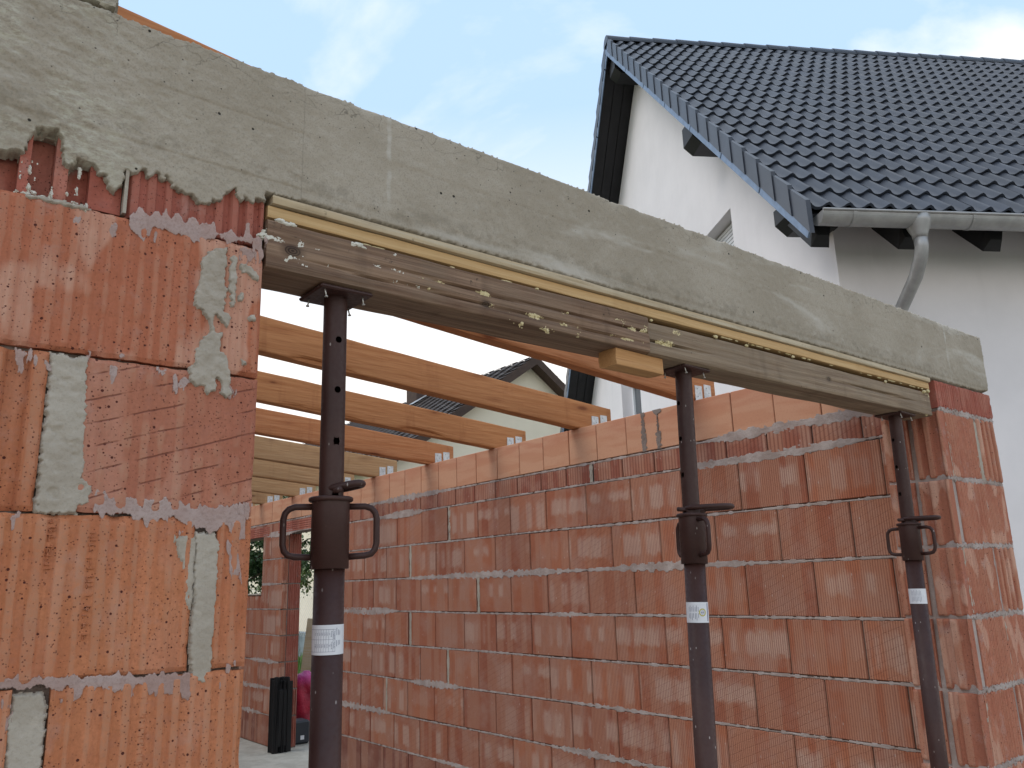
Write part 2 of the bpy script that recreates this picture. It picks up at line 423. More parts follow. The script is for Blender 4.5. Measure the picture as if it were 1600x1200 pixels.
def mat_wood(name, c1, c2, dark, knots=.8, grain=1.0, weather=0.0, rough=.75, sx=1.0, spots=()):
    """grain runs along local X"""
    t = NT(name)
    v = t.coord(rand=11.0)
    dis = t.noise(t.coord(scale=(1.2, 5, 5), rand=11.0), 1.0, 3)
    g1 = t.noise(t.coord(scale=(1.6 * sx, 60, 60), rand=11.0), 1.0, 5, .6, .8)
    g2 = t.noise(t.coord(scale=(6.0 * sx, 330, 330), rand=11.0), 1.0, 3, .6, .3)
    c = t.mix(t.ramp(g1, .33, .68), c1, c2)
    c = t.mix(t.ramp(g2, .45, .75, 0, .5 * grain), c, dark)
    c = t.mix(t.ramp(dis, .45, .75, 0, .4), c, tuple(a * .78 for a in c2))
    # knots
    kv = t.n('TexVoronoi', {'Vector': t.coord(scale=(2.6, 9, 9), rand=7.0), 'Scale': 1.0, 'Randomness': 1.0})
    ks = t.n('SeparateColor', {0: kv.outputs['Color']})
    kd = t.math('SUBTRACT', kv.outputs['Distance'], t.math('MULTIPLY', ks.outputs[0], .12))
    km = t.ramp(kd, -.01, .075, 1, 0)
    km = t.math('MULTIPLY', km, t.ramp(ks.outputs[1], .35, .45))
    c = t.mix(t.math('MULTIPLY', km, knots), c, tuple(a * .55 for a in dark))
    halo = t.ramp(kd, .05, .26, 1, 0)
    c = t.mix(t.math('MULTIPLY', halo, knots * .35), c, dark)
    if spots:
        sp = t.n('SeparateXYZ', {0: t.coord()})
        for (kx, kz, kr) in spots:
            dd = t.math('SQRT', t.math('ADD', t.math('POWER', t.math('MULTIPLY', t.math('SUBTRACT', sp.outputs['X'], kx), .62), 2.0), t.math('POWER', t.math('SUBTRACT', sp.outputs['Z'], kz), 2.0)))
            c = t.mix(t.ramp(dd, kr * .9, kr * 1.9, .55, 0), c, dark)
            ringk = t.ramp(t.math('SINE', t.math('MULTIPLY', dd, 1500.0)), -1, 1, .4, 1)
            c = t.mix(t.math('MULTIPLY', t.ramp(dd, kr * .8, kr, 1, 0), ringk), c, tuple(a * .6 for a in dark))
    st = t.noise(t.coord(scale=(9, 9, 1.5), rand=23.0), 1.0, 4, .6)
    c = t.mix(t.ramp(st, .56, .72, 0, .35), c, dark)
    h = t.math('ADD', g1, t.math('MULTIPLY', g2, .8))
    if weather:
        w1 = t.noise(v, 7.0, 6, .65); w2 = t.noise(v, 60.0, 4, .7)
        c = t.mix(t.ramp(w1, .42, .66, 0, weather), c, (.215, .165, .115))
        c = t.mix(t.math('MULTIPLY', t.ramp(w2, .6, .75), t.ramp(w1, .5, .4)), c, (.055, .038, .027))
        h = t.math('ADD', h, t.math('MULTIPLY', w2, .7))
    return t.done(c, rough, t.bump(h, .45, .0012 if not weather else .0022), spec=.25)

def mat_plain(name, col, rough=.7, metal=0.0, var=.12, scale=6.0, bump=.15, bdist=.001, bscale=200.0, spec=.4, rv=0.0, streak=0.0):
    t = NT(name); v = t.coord(rand=3.0)
    n1 = t.noise(v, scale, 5, .6); n2 = t.noise(v, bscale, 3, .6)
    c = t.mix(t.ramp(n1, .3, .7), tuple(a * (1 - var) for a in col), tuple(min(1, a * (1 + var)) for a in col))
    if rv: c = t.mix(t.math('MULTIPLY', t.rnd(), rv), c, tuple(a * .5 + .02 for a in col))
    if streak:
        sk = t.noise(t.coord(scale=(5, 5, .5)), 1.0, 5, .6)
        c = t.mix(t.ramp(sk, .5, .75, 0, streak), c, tuple(a * .72 for a in col))
    return t.done(c, rough, t.bump(n2, bump, bdist), metal=metal, spec=spec)

def mat_prop():
    t = NT('prop_paint'); v = t.coord(rand=2.0)
    n1 = t.noise(v, 8.0, 5, .6); n2 = t.noise(v, 120.0, 4, .6)
    c = t.mix(t.ramp(n1, .35, .7), (.042, .0165, .0135), (.058, .025, .020))
    c = t.mix(t.ramp(t.noise(t.coord(scale=(30, 30, 3)), 1.0, 4), .6, .75, 0, .15), c, (.10, .085, .08))
    sp = t.ramp(t.voro(t.coord(scale=(1, 1, .45)), 58.0), .06, .11, 1, 0)
    sm = t.math('MULTIPLY', sp, t.ramp(t.noise(v, 6.0, 3), .42, .56))
    c = t.mix(t.math('MULTIPLY', sm, .8), c, (.42, .37, .34))
    return t.done(c, t.ramp(n2, .3, .7, .42, .62), t.bump(n2, .15, .0006), spec=.35)

M_BRICK_A = mat_brick_near('brick_red', (.40, .125, .085), (.35, .10, .07), dust=.3, efflo=.15, crest=(.40, .16, .115))
M_BRICK_B = mat_brick_near('brick_orange_pale', (.48, .170, .090), (.44, .140, .075), dust=.3, efflo=.55, crest=(.47, .225, .145))
M_BRICK_C = mat_brick_near('brick_scored', (.45, .175, .105), (.41, .145, .09), dust=.25, efflo=.2, scratch=True)
M_BRICK_D = mat_brick_near('brick_orange', (.49, .185, .085), (.45, .155, .075), dust=.2, efflo=.12, crest=(.46, .235, .145))
M_BRICK_R = mat_brick_near('brick_pier', (.43, .165, .10), (.38, .13, .08), dust=.35, efflo=.6)
M_SIDE = mat_brick_side('brick_ribbed')
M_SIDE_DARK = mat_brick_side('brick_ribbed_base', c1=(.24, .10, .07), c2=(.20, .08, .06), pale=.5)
M_RIB = mat_brick_side('brick_cut_ribbed', pitch=.022, c1=(.34, .125, .08), c2=(.28, .09, .06), pale=.35)
M_TOP = mat_brick_side('brick_smooth', smooth=True, c1=(.60, .335, .21), c2=(.56, .285, .17))
M_MORTAR = mat_mortar('mortar_grey', (.365, .318, .258), (.43, .385, .322), sand=.35)
def mat_film():
    t = NT('mortar_film'); v = t.coord()
    n1 = t.noise(v, 9.0, 5); n2 = t.noise(v, 230.0, 3, .7); n3 = t.noise(t.coord(scale=(1, 1, .4)), 75.0, 5, .65)
    c = t.mix(t.ramp(n1, .35, .65), (.40, .275, .24), (.475, .37, .34))
    c = t.mix(t.ramp(n2, .45, .7, 0, .45), c, (.27, .18, .155))
    cov = t.n('Attribute', attribute_name='cover').outputs['Fac']
    a = t.ramp(t.math('ADD', cov, t.math('MULTIPLY', t.math('SUBTRACT', n3, .5), 1.5)), .30, .62, 0, .88)
    return t.done(c, .93, t.bump(t.math('ADD', n2, n3), .6, .0015), spec=.2, extra={'Alpha': a})
M_LIME = mat_film()
M_JOINT = mat_mortar('mortar_joint', (.33, .265, .235), (.44, .375, .345), sand=.6)
M_JDARK = mat_mortar('mortar_recessed', (.19, .145, .12), (.25, .205, .18), sand=.5)
M_FOAMY = mat_mortar('foam_yellow', (.60, .50, .27), (.68, .58, .36), sand=.25)
M_FOAMW = mat_mortar('foam_white', (.60, .57, .48), (.68, .65, .58), sand=.25)
M_CONC = mat_concrete()
M_BEAM = mat_wood('timber_weathered', (.145, .083, .053), (.30, .197, .13), (.045, .024, .016), weather=.25, spots=((.052, .047, .011), (.52, .03, .007)))
M_BEAM2 = mat_wood('timber_grey', (.20, .135, .088), (.33, .25, .17), (.08, .05, .032), weather=.5, spots=((.9, .05, .008),))
M_LATH = mat_wood('lath_new', (.62, .43, .22), (.56, .36, .165), (.40, .23, .10), knots=.5)
M_LATHG = mat_wood('lath_slurry', (.54, .46, .33), (.50, .38, .23), (.34, .25, .15), knots=.3, weather=.2)
M_JOIST = mat_wood('joist_orange', (.53, .245, .10), (.46, .195, .075), (.27, .09, .035), knots=.9)
M_JOIST2 = mat_wood('joist_red', (.54, .24, .105), (.48, .19, .075), (.28, .085, .035), knots=.85)
M_JOIST3 = mat_wood('joist_tan', (.50, .315, .165), (.44, .26, .125), (.24, .12, .06), knots=.95)
M_BLOCK = mat_wood('block_pine', (.58, .33, .145), (.51, .27, .11), (.30, .12, .05), knots=.8)
M_PROP = mat_prop()
M_ZINC = mat_plain('zinc', (.33, .33, .33), .45, .35, .12, 9, .1)
M_GALV = mat_plain('galvanised', (.55, .56, .57), .45, .5, .18, 40, .15)
M_NAIL = mat_plain('nail_steel', (.50, .48, .44), .4, .6)
M_PAPER = mat_plain('label_paper', (.70, .71, .74), .6, 0, .05, 30, .05)
M_INK = mat_plain('label_ink', (.12, .13, .20), .7, 0, .05)
M_INKB = mat_plain('label_blue', (.06, .06, .20), .6, 0, .05)
M_INKY = mat_plain('label_yellow', (.46, .40, .06), .6, 0, .05)
M_DARK = mat_plain('dark_hole', (.01, .009, .008), .9, 0, .05)
M_RENDER = mat_plain('white_render', (.74, .715, .725), .92, 0, .03, 2.5, .3, .002, 120, streak=.12)
M_CREAM = mat_plain('cream_render', (.80, .72, .57), .92, 0, .03, 1.5, .2, .002, 90)
M_TILE = mat_plain('roof_tile', (.031, .039, .057), .40, 0, .22, 3.0, .2, .001, 160, spec=.5, rv=.55)
M_TILEB = mat_plain('roof_tile_brown', (.075, .055, .045), .7, 0, .3, 5.0, .3, .002, 60)
M_BLACK = mat_plain('black_timber', (.008, .008, .010), .55, 0, .3, 8, .2)
M_VERGE = mat_plain('verge_trim', (.17, .235, .34), .45, .25, .15, 12, .1)  # zinc strip; the blue sky it reflects is put into its colour
M_BROWN = mat_plain('brown_board', (.06, .035, .025), .7, 0, .2)
M_PVC = mat_plain('window_pvc', (.75, .77, .80), .35, 0, .02)
M_SHUT = mat_plain('shutter', (.58, .59, .60), .6, 0, .05)
M_SLAB = mat_mortar('slab_concrete', (.36, .345, .30), (.44, .425, .375), sand=.3)
def mat_glass():
    t = NT('glass'); return t.done((.05, .06, .07), .06, None, spec=.8)
M_GLASS = mat_glass()

# ------------------------------------------------------------------ brick and mortar geometry
FY = 1.39            # front face of the front wall
WD = .24             # its thickness
def near_brick(L, H, depth, pitch, amp, seed, res=.0045, chan=None):
    """hollow clay block, fluted face at y=0 towards -y, x 0..L, z 0..H, worn edges"""
    nx = max(6, int(L / res)); nz = max(6, int(H / .007))
    x = np.linspace(0, L, nx + 1); z = np.linspace(0, H, nz + 1)
    X, Z = np.meshgrid(x, z, indexing='ij')
    s = seed * 9.7
    ph = 2 * math.pi * (X / pitch + .30 * vnoise(X * 17 + s, Z * 0 + s))
    Y = -amp * .5 * np.tanh(3.0 * (np.sin(ph) + .35 * vnoise(X * 31 + s, Z * 0 + 2 * s))) * (1 + .35 * vnoise(X * 12 + s, Z * 0 + 5))
    if chan:
        for (xa, xb, d) in chan:
            Y += d * np.clip((X - xa) / .003, 0, 1) * np.clip((xb - X) / .003, 0, 1)
    Y += .0009 * fbm(X * 45 + s, Z * 45, s, 3) + .0011 * vnoise(X * 9 + s, Z * 7 + s)
    ed = np.minimum(np.minimum(X, L - X), np.minimum(Z, H - Z))
    Y += .0035 * np.exp(-ed / .0028)
    chip = np.clip(fbm(X * 38 + s, Z * 38 + 5, s, 3) - .30, 0, 1) * np.exp(-ed / .006)
    Y += .010 * chip
    Zd = Z + np.where(Z < .5 * H, 1, -1) * .0014 * np.exp(-np.minimum(Z, H - Z) / .004) * vnoise(X * 60 + s, Z * 3)
    mb = MB(); mb.grid(np.stack([X, Y, Zd], -1))
    n2 = nz + 1
    loop = [i * n2 for i in range(nx + 1)] + [nx * n2 + j for j in range(1, nz + 1)] + [i * n2 + nz for i in range(nx - 1, -1, -1)] + [j for j in range(nz - 1, 0, -1)]
    o = len(mb.v)
    for q in loop: mb.v.append((mb.v[q][0], depth, mb.v[q][2]))
    m = len(loop)
    for i in range(m):
        j = (i + 1) % m; mb.f.append((loop[j], loop[i], o + i, o + j))
    mb.f.append(tuple(range(o, o + m)))
    return mb

def sdf(px, pz, poly):
    P = np.stack([px.ravel(), pz.ravel()], 1); d = np.full(len(P), 1e9); ins = np.zeros(len(P), bool)
    A = np.array(poly, float); B = np.roll(A, -1, 0)
    for a, b in zip(A, B):
        ab = b - a; t = np.clip(((P - a) @ ab) / max(ab @ ab, 1e-12), 0, 1)
        q = P - (a + t[:, None] * ab); d = np.minimum(d, np.hypot(q[:, 0], q[:, 1]))
        c = ((a[1] > P[:, 1]) != (b[1] > P[:, 1]))
        xx = (b[0] - a[0]) * (P[:, 1] - a[1]) / (b[1] - a[1] if abs(b[1] - a[1]) > 1e-12 else 1e-12) + a[0]
        ins ^= c & (P[:, 0] < xx)
    return np.where(ins, d, -d).reshape(px.shape)

def patch(poly, base, t, edge=.003, res=.0025, rag=.0022, rough=.0012, seed=0, step=None, freq=70, zs=1.0, clip=None):
    """a lump of mortar on the wall: height field over an outline (x,z), lying on the plane y=base, towards -y"""
    A = np.array(poly); m = .006
    x = np.arange(A[:, 0].min() - m, A[:, 0].max() + m, res); z = np.arange(A[:, 1].min() - m, A[:, 1].max() + m, res)
    if clip: x = np.arange(clip[0], clip[1] + res * .5, res)
    X, Z = np.meshgrid(x, z, indexing='ij')
    d = sdf(X, Z, poly) + rag * fbm(X * freq * 2 + seed, Z * freq * 2 * zs, seed, 4)
    k = np.clip(d / edge, 0, 1); k = k * k * (3 - 2 * k)
    h = t * k * (1 + 0 * X) + k * rough * fbm(X * freq + seed, Z * freq, seed + 3, 4)
    if step is not None: h = h + k * step(X, Z)
    Y = base - h + (d < 0) * .002
    keep = d > -.0005
    cell = keep[:-1, :-1] | keep[1:, :-1] | keep[:-1, 1:] | keep[1:, 1:]
    i, j = np.nonzero(cell); nz = len(z)
    a = i * nz + j
    F = np.stack([a, a + nz, a + nz + 1, a + 1], 1)
    used = np.unique(F); rem = np.full(len(x) * nz, -1); rem[used] = np.arange(len(used))
    V = np.stack([X, Y, Z], -1).reshape(-1, 3)[used]
    mb = MB(); mb.v = V.tolist(); mb.f = rem[F].tolist()
    mb.attr = np.clip(d / max(edge, .0055), 0, 1).ravel()[used]
    return mb

# ------------------------------------------------------------------ the ground and the slab
g = MB(); g.add([(-400, -400, -.06), (400, -400, -.06), (400, 400, -.06), (-400, 400, -.06)], [(0, 1, 2, 3)])
def mat_ground():
    t = NT('meadow'); v = t.coord()
    n1 = t.noise(v, .25, 6, .6); n2 = t.noise(v, 9.0, 5, .7); n3 = t.noise(v, 90.0, 3)
    c = t.mix(t.ramp(n1, .35, .65), (.075, .14, .03), (.11, .17, .045))
    c = t.mix(t.ramp(n2, .4, .7), c, (.05, .10, .02))
    sp = t.n('SeparateXYZ', {0: v})
    near = t.math('ADD', t.math('ABSOLUTE', t.math('SUBTRACT', sp.outputs['X'], 1.5)), t.math('ABSOLUTE', t.math('SUBTRACT', sp.outputs['Y'], 2.0)))
    c = t.mix(t.ramp(t.math('ADD', near, t.math('MULTIPLY', n2, 3)), 26.0, 36.0, 1, 0), c, (.34, .305, .25))
    lawn = t.math('MULTIPLY', t.ramp(t.math('ADD', sp.outputs['Y'], n2), 9.9, 10.4), t.ramp(t.math('ABSOLUTE', t.math('SUBTRACT', sp.outputs['X'], 6.3)), 2.2, 2.5, 1, 0))
    c = t.mix(lawn, c, (.07, .13, .03))
    return t.done(c, .95, t.bump(t.math('ADD', n2, n3), .6, .02), spec=.1)
structure(obj('ground', g, mat_ground()))
g = MB(); g.cbox(-.55, 3.90, 1.30, 10.35, -.30, 0.0, .012)
structure(obj('floor_slab', g, M_SLAB))

# ------------------------------------------------------------------ front wall, left of the opening
JX = .53             # left jamb
fw = thing('brick_wall', 'close-up orange block wall left of the opening, with grey mortar patches', 'wall', (-.3, FY, 0))
zs = [0, .157, .407, .657, .907, 1.157, 1.406, 1.653, 1.903, 2.156]
lay_odd = [(-1.2, -.30), (-.295, .197), (.246, JX)]
lay_even = [(-1.2, -.56), (-.555, -.062), (-.058, .437), (.473, JX)]
k = 0
for r in range(len(zs) - 1):
    z0, z1 = zs[r] + .0025, zs[r + 1] - .0025
    if r == len(zs) - 2: lay = [(-1.2, -.505), (-.5, -.003), (.002, JX)]
    elif r % 2 == 1: lay = lay_odd
    else: lay = lay_even
    for (xa, xb) in lay:
        k += 1
        chan = None
        if r == len(zs) - 2: mat, p, a = M_BRICK_B, .0255, .0026
        elif r == 7: 
            mat, p, a = M_BRICK_C, .030, .0018
            if xb < .25: mat, chan = M_BRICK_D, [(.432, .470, .010), (.33, .38, .009)]
        elif r % 2 == 0: mat, p, a = M_BRICK_D, .0265, .0034
        else: mat, p, a = M_BRICK_D, .0240, .0032
        mb = near_brick(xb - xa, z1 - z0, .10, p, a, k, chan=chan)
        o = obj('brick', mb, mat, fw, M=Matrix.Translation((xa, FY, z0)))
# top course: cut blocks under the beam, one with its open chambers showing
z0, z1 = 2.161, 2.300
mb = MB()
for (xa, xb, yf) in ((-1.2, -.6, .016), (-.595, .068, .016), (.068, .126, .042), (.126, .141, .014), (.141, .176, .046), (.176, .196, .014), (.196, .229, .040), (.229, .280, .016)):
    mb.grid(np.array([[[x, FY + yf + .0015 * float(vnoise(x * 90, z * 60)), z] for z in np.linspace(z0, z1, 24)] for x in np.linspace(xa, xb, max(4, int((xb - xa) / .006)))]))
    mb.box(xa, xb, FY + yf + .003, FY + .12, z0, z1)
obj('brick', mb, M_BRICK_A, fw)
mb = near_brick(JX - .288, z1 - z0, .10, .030, .0075, 99, res=.003)
obj('brick', mb, M_BRICK_A, fw, M=Matrix.Translation((.288, FY + .012, z0)))
# mortar core behind the blocks
mb = MB(); mb.box(-1.2, JX - .004, FY + .016, FY + WD, 0, 2.158); mb.box(-1.2, JX - .004, FY + .06, FY + WD, 2.158, 2.28)
obj('mortar', mb, M_JDARK, fw)
SPILL_EDGE = [(0.097, 2.217), (0.124, 2.226), (0.127, 2.221), (0.132, 2.224), (0.136, 2.241), (0.141, 2.263), (0.144, 2.272), (0.171, 2.279), (0.179, 2.265), (0.184, 2.233), (0.188, 2.22), (0.197, 2.22), (0.199, 2.228), (0.208, 2.235), (0.228, 2.238), (0.237, 2.229), (0.237, 2.223), (0.247, 2.221), (0.255, 2.204), (0.266, 2.191), (0.271, 2.199), (0.281, 2.215), (0.282, 2.238), (0.29, 2.235), (0.301, 2.238), (0.308, 2.251), (0.315, 2.237), (0.325, 2.24), (0.333, 2.252), (0.337, 2.242), (0.346, 2.241), (0.349, 2.249), (0.356, 2.233), (0.366, 2.23), (0.38, 2.225), (0.391, 2.227), (0.403, 2.216), (0.412, 2.214), (0.426, 2.219), (0.435, 2.231), (0.443, 2.226), (0.449, 2.23), (0.455, 2.249), (0.469, 2.262), (0.472, 2.247), (0.483, 2.234), (0.49, 2.252), (0.501, 2.241), (0.509, 2.241), (0.513, 2.255), (0.531, 2.25), (0.532, 2.272)]
PATCHES = {
  'a': [(0.414, 2.105), (0.425, 2.124), (0.449, 2.138), (0.46, 2.141), (0.461, 2.068), (0.465, 2.061), (0.461, 2.018), (0.474, 2.015), (0.473, 1.999), (0.468, 1.987), (0.448, 2.009), (0.445, 2.001), (0.446, 1.978), (0.459, 1.976), (0.459, 1.945), (0.475, 1.934), (0.475, 1.916), (0.48, 1.902), (0.483, 1.869), (0.475, 1.859), (0.464, 1.864), (0.461, 1.889), (0.456, 1.893), (0.454, 1.871), (0.443, 1.862), (0.437, 1.866), (0.435, 1.876), (0.421, 1.872), (0.409, 1.885), (0.405, 1.901), (0.416, 1.915), (0.413, 1.93), (0.423, 1.957), (0.436, 1.974), (0.434, 1.992), (0.431, 2.002), (0.415, 2.014), (0.406, 2.025), (0.408, 2.044), (0.41, 2.057), (0.416, 2.066)],
  'b': [(0.469, 2.125), (0.481, 2.132), (0.483, 2.121), (0.478, 2.101), (0.48, 2.077), (0.48, 2.032), (0.472, 2.025), (0.469, 2.056), (0.466, 2.061), (0.465, 2.101), (0.467, 2.115)],
  'c': [(0.489, 2.115), (0.495, 2.116), (0.518, 2.107), (0.521, 2.092), (0.514, 2.087), (0.503, 2.099), (0.49, 2.097), (0.487, 2.106)],
  'd': [(0.489, 2.06), (0.495, 2.06), (0.495, 2.043), (0.487, 2.043)],
  'e': [(0.504, 2.018), (0.518, 2.022), (0.52, 2.009), (0.507, 2.006)],
  'f': [(0.495, 1.935), (0.508, 1.932), (0.507, 1.925), (0.497, 1.922)],
  'colC': [(0.198, 1.902), (0.25, 1.9), (0.254, 1.841), (0.256, 1.79), (0.26, 1.707), (0.272, 1.696), (0.273, 1.669), (0.259, 1.663), (0.255, 1.652), (0.2, 1.652), (0.199, 1.703), (0.199, 1.746), (0.2, 1.806), (0.2, 1.84)],
  'smCD': [(0.271, 1.69), (0.289, 1.686), (0.322, 1.685), (0.342, 1.68), (0.386, 1.679), (0.427, 1.676), (0.459, 1.671), (0.519, 1.677), (0.523, 1.613), (0.511, 1.619), (0.5, 1.619), (0.49, 1.637), (0.473, 1.624), (0.456, 1.627), (0.43, 1.634), (0.407, 1.636), (0.398, 1.649), (0.391, 1.634), (0.378, 1.646), (0.36, 1.634), (0.354, 1.647), (0.335, 1.637), (0.33, 1.649), (0.283, 1.648), (0.274, 1.655)],
  'colD': [(0.436, 1.628), (0.47, 1.624), (0.479, 1.608), (0.477, 1.473), (0.475, 1.393), (0.466, 1.385), (0.445, 1.394), (0.439, 1.436), (0.439, 1.556)],
  'smDE': [(0.134, 1.425), (0.18, 1.419), (0.203, 1.423), (0.227, 1.421), (0.26, 1.415), (0.294, 1.415), (0.348, 1.414), (0.395, 1.412), (0.441, 1.408), (0.442, 1.395), (0.444, 1.372), (0.437, 1.361), (0.422, 1.375), (0.403, 1.372), (0.387, 1.383), (0.379, 1.377), (0.364, 1.387), (0.347, 1.368), (0.336, 1.388), (0.323, 1.385), (0.313, 1.399), (0.305, 1.389), (0.292, 1.397), (0.285, 1.38), (0.272, 1.381), (0.262, 1.4), (0.229, 1.4), (0.189, 1.403), (0.136, 1.404)],
  'colE': [(0.196, 1.398), (0.234, 1.394), (0.241, 1.38), (0.243, 1.337), (0.246, 1.22), (0.201, 1.228), (0.195, 1.36), (0.199, 1.385)],
  'smAB': [(0.29, 2.16), (0.304, 2.176), (0.325, 2.176), (0.343, 2.175), (0.348, 2.192), (0.362, 2.174), (0.367, 2.182), (0.384, 2.174), (0.395, 2.183), (0.418, 2.183), (0.435, 2.181), (0.441, 2.17), (0.471, 2.175), (0.489, 2.17), (0.497, 2.198), (0.501, 2.179), (0.532, 2.181), (0.531, 2.141), (0.522, 2.126), (0.502, 2.16), (0.478, 2.157), (0.461, 2.137), (0.442, 2.158), (0.421, 2.134), (0.416, 2.12), (0.398, 2.137), (0.376, 2.141), (0.359, 2.149), (0.333, 2.142), (0.319, 2.109), (0.311, 2.119), (0.291, 2.14)],
  'g': [(0.398, 1.62), (0.431, 1.616), (0.439, 1.556), (0.435, 1.505), (0.426, 1.536), (0.416, 1.577)],
  'h': [(0.16, 1.647), (0.18, 1.65), (0.181, 1.623), (0.171, 1.623)],
  'i': [(0.138, 2.154), (0.156, 2.157), (0.179, 2.156), (0.216, 2.159), (0.235, 2.157), (0.231, 2.15), (0.175, 2.148), (0.139, 2.148)],
  'j': [(0.502, 1.684), (0.525, 1.679), (0.522, 1.649), (0.506, 1.655)],
  'k': [(0.486, 1.613), (0.508, 1.608), (0.518, 1.554), (0.506, 1.492), (0.495, 1.523)],
}

def colstep(X, Z): return .0010 * np.tanh(3 * fbm(X * 14, Z * 22, 2.0, 3)) + .0007 * vnoise(X * 40, Z * 120) - .0015 * np.clip(fbm(X * 50, Z * 50, 8.0, 3) - .35, 0, 1) * 3
for nm, poly in PATCHES.items():
    if nm == 'colC': mb = patch(poly, FY + .004, .006, seed=5, step=colstep, rag=.0035, rough=.0009, edge=.002, res=.0018, freq=70)
    elif nm in ('colD', 'colE'): mb = patch(poly, FY + .005, .005, seed=11, rough=.0010, rag=.0028, edge=.002, res=.0018, freq=80)
    elif nm in ('smCD', 'smDE', 'smAB', 'h', 'j', 'k', 'g'): mb = patch(poly, FY + .0002, .0008, edge=.004, res=.0016, seed=len(nm) + 17, rough=.0010, rag=.0080, freq=60, zs=.28)
    elif nm == 'i': mb = patch(poly, FY + .004, .006, seed=4, rag=.004)
    else: mb = patch(poly, FY + .001, .0060, seed=23, edge=.0022, res=.0018, rough=.0022, rag=.0035, freq=75)
    obj('mortar_patch', mb, M_LIME if nm in ('smCD', 'smDE', 'smAB', 'h', 'j', 'k') else M_MORTAR, fw, smooth=True)
# thin film of slurry and crumbs along the beds
rr = np.random.RandomState(5)
for n in range(30):
    bx = rr.uniform(.10, .52); bz = rr.choice([2.156, 1.903, 1.653, 1.406]) - rr.uniform(-.01, .03)
    w, h = rr.uniform(.004, .012), rr.uniform(.008, .03)
    poly = [(bx - w, bz + .006), (bx + w, bz + .006), (bx + w * .6, bz - h * .5), (bx, bz - h), (bx - w * .7, bz - h * .5)]
    obj('mortar_patch', patch(poly, FY + .0002, .0008, edge=.004, res=.0016, seed=n, rag=.010, rough=.001, zs=.28), M_LIME, fw)
# yellow-white crust round the open chambers
for n in range(30):
    bx = rr.choice([.127, .140, .142, .175, .177, .197, .228, .150, .165, .21]) + rr.uniform(-.003, .003); bz = rr.uniform(2.150, 2.235) if n % 2 else rr.uniform(2.150, 2.166)
    w, h = rr.uniform(.0006, .0014), rr.uniform(.003, .010)
    if n % 2 == 0: w, h = h * .7, w * 1.3
    poly = [(bx - w, bz), (bx, bz + h), (bx + w, bz), (bx + w * .4, bz - h)]
    obj('mortar_crumb', patch(poly, FY + (.012 if bz > 2.158 else .001), .0012, edge=.002, res=.0010, seed=n, rag=.0026), M_FOAMW, fw)
# embossed maker's marks, worn beyond reading, upright along two flutes
for (mx, za, zb) in ((.281, 1.455, 1.625), (.224, 1.565, 1.640), (.375, 1.255, 1.375)):
    mb = MB(); z = zb
    while z > za:
        for q in range(rr.randint(1, 4)):
            dz, dx_ = rr.uniform(-.002, .002), rr.uniform(-.003, .003)
            if rr.rand() < .55: mb.cbox(mx + dx_ - .0035, mx + dx_ + .0035, FY - .0022, FY + .002, z + dz - .0006, z + dz + .0006, .0004)
            else: mb.cbox(mx + dx_ - .0006, mx + dx_ + .0006, FY - .0022, FY + .002, z + dz - .0025, z + dz + .0025, .0004)
        z -= rr.choice([.0065, .0065, .0075, .014])
    obj('embossed_mark', mb, M_BRICK_D, fw)
mb = MB(); mb.box(.2815, .287, FY + .003, FY + .06, 2.163, 2.245)
obj('mortar_fin', mb, M_MORTAR, fw)

# ------------------------------------------------------------------ concrete ring beam over the opening
BX1 = 3.835; BZ0, BZ1 = 2.274, 2.537
cb = thing('concrete_beam', 'long grey cast concrete ring beam spanning above the opening', 'concrete beam', (1.5, FY, BZ0))
ul = np.array([(x, BZ1) for x in np.arange(-1.2, BX1, .05)])
poly = [(-1.2, BZ1 + .0), (BX1, BZ1), (BX1 - .006, BZ0 + .012)]
poly += [(x, BZ0 - .001) for x in np.arange(3.7, .56, -.1)]
poly += [(.545, BZ0 - .002)] + SPILL_EDGE[::-1]
poly += [(.08, 2.212), (.02, 2.235), (-.06, 2.205), (-.15, 2.236), (-.3, 2.21), (-.5, 2.24), (-.8, 2.22), (-1.2, 2.235)]
def beamstep(X, Z):
    h = .0009 * fbm(X * 2.0, Z * 5, 1.0, 3) + .0003 * vnoise(X * 24, Z * 60)
    for zc, k in ((2.420, .0008), (2.297, .0012)):      # board joints of the formwork
        zz = Z - (zc + .003 * vnoise(X * 4, X * 0 + zc) + .004 * np.sin(X * 1.3))
        h += -k * np.exp(-(zz / .0022) ** 2) + k * .6 * np.tanh(zz / .002)
    h += .0032 * np.clip(fbm(X * 30, Z * 55 + X * 16, 4.0, 4) * np.clip((.42 - X) / .25, 0, 1), -.4, 1)   # crusty near end
    h += .003 * np.clip(fbm(X * 42, Z * 42, 9.0, 3) - .2, 0, 1) * np.exp(-((Z - 2.315) / .03) ** 2)           # aggregate along the foot
    h -= .008 * np.clip(fbm(X * 26, Z * 26, 6.0, 4) + .05, 0, 1) * np.exp(-np.clip(BZ1 - Z, 0, 1) / .010)     # crumbling arris
    return h
for (xa, xb, rs) in ((-1.2, -.10, .008), (-.10, .60, .0022), (.60, BX1 + .01, .0045)):
    obj('front_face', patch(poly, FY + .030, .030, edge=.0032, res=rs, rag=.0032, rough=.0011, seed=2, step=beamstep, freq=85, clip=(xa, xb)), M_CONC, cb, smooth=True)
mb = MB(); mb.box(-1.2, BX1 - .006, FY + .028, FY + WD, BZ0, BZ1 - .004)
obj('core', mb, M_CONC, cb)
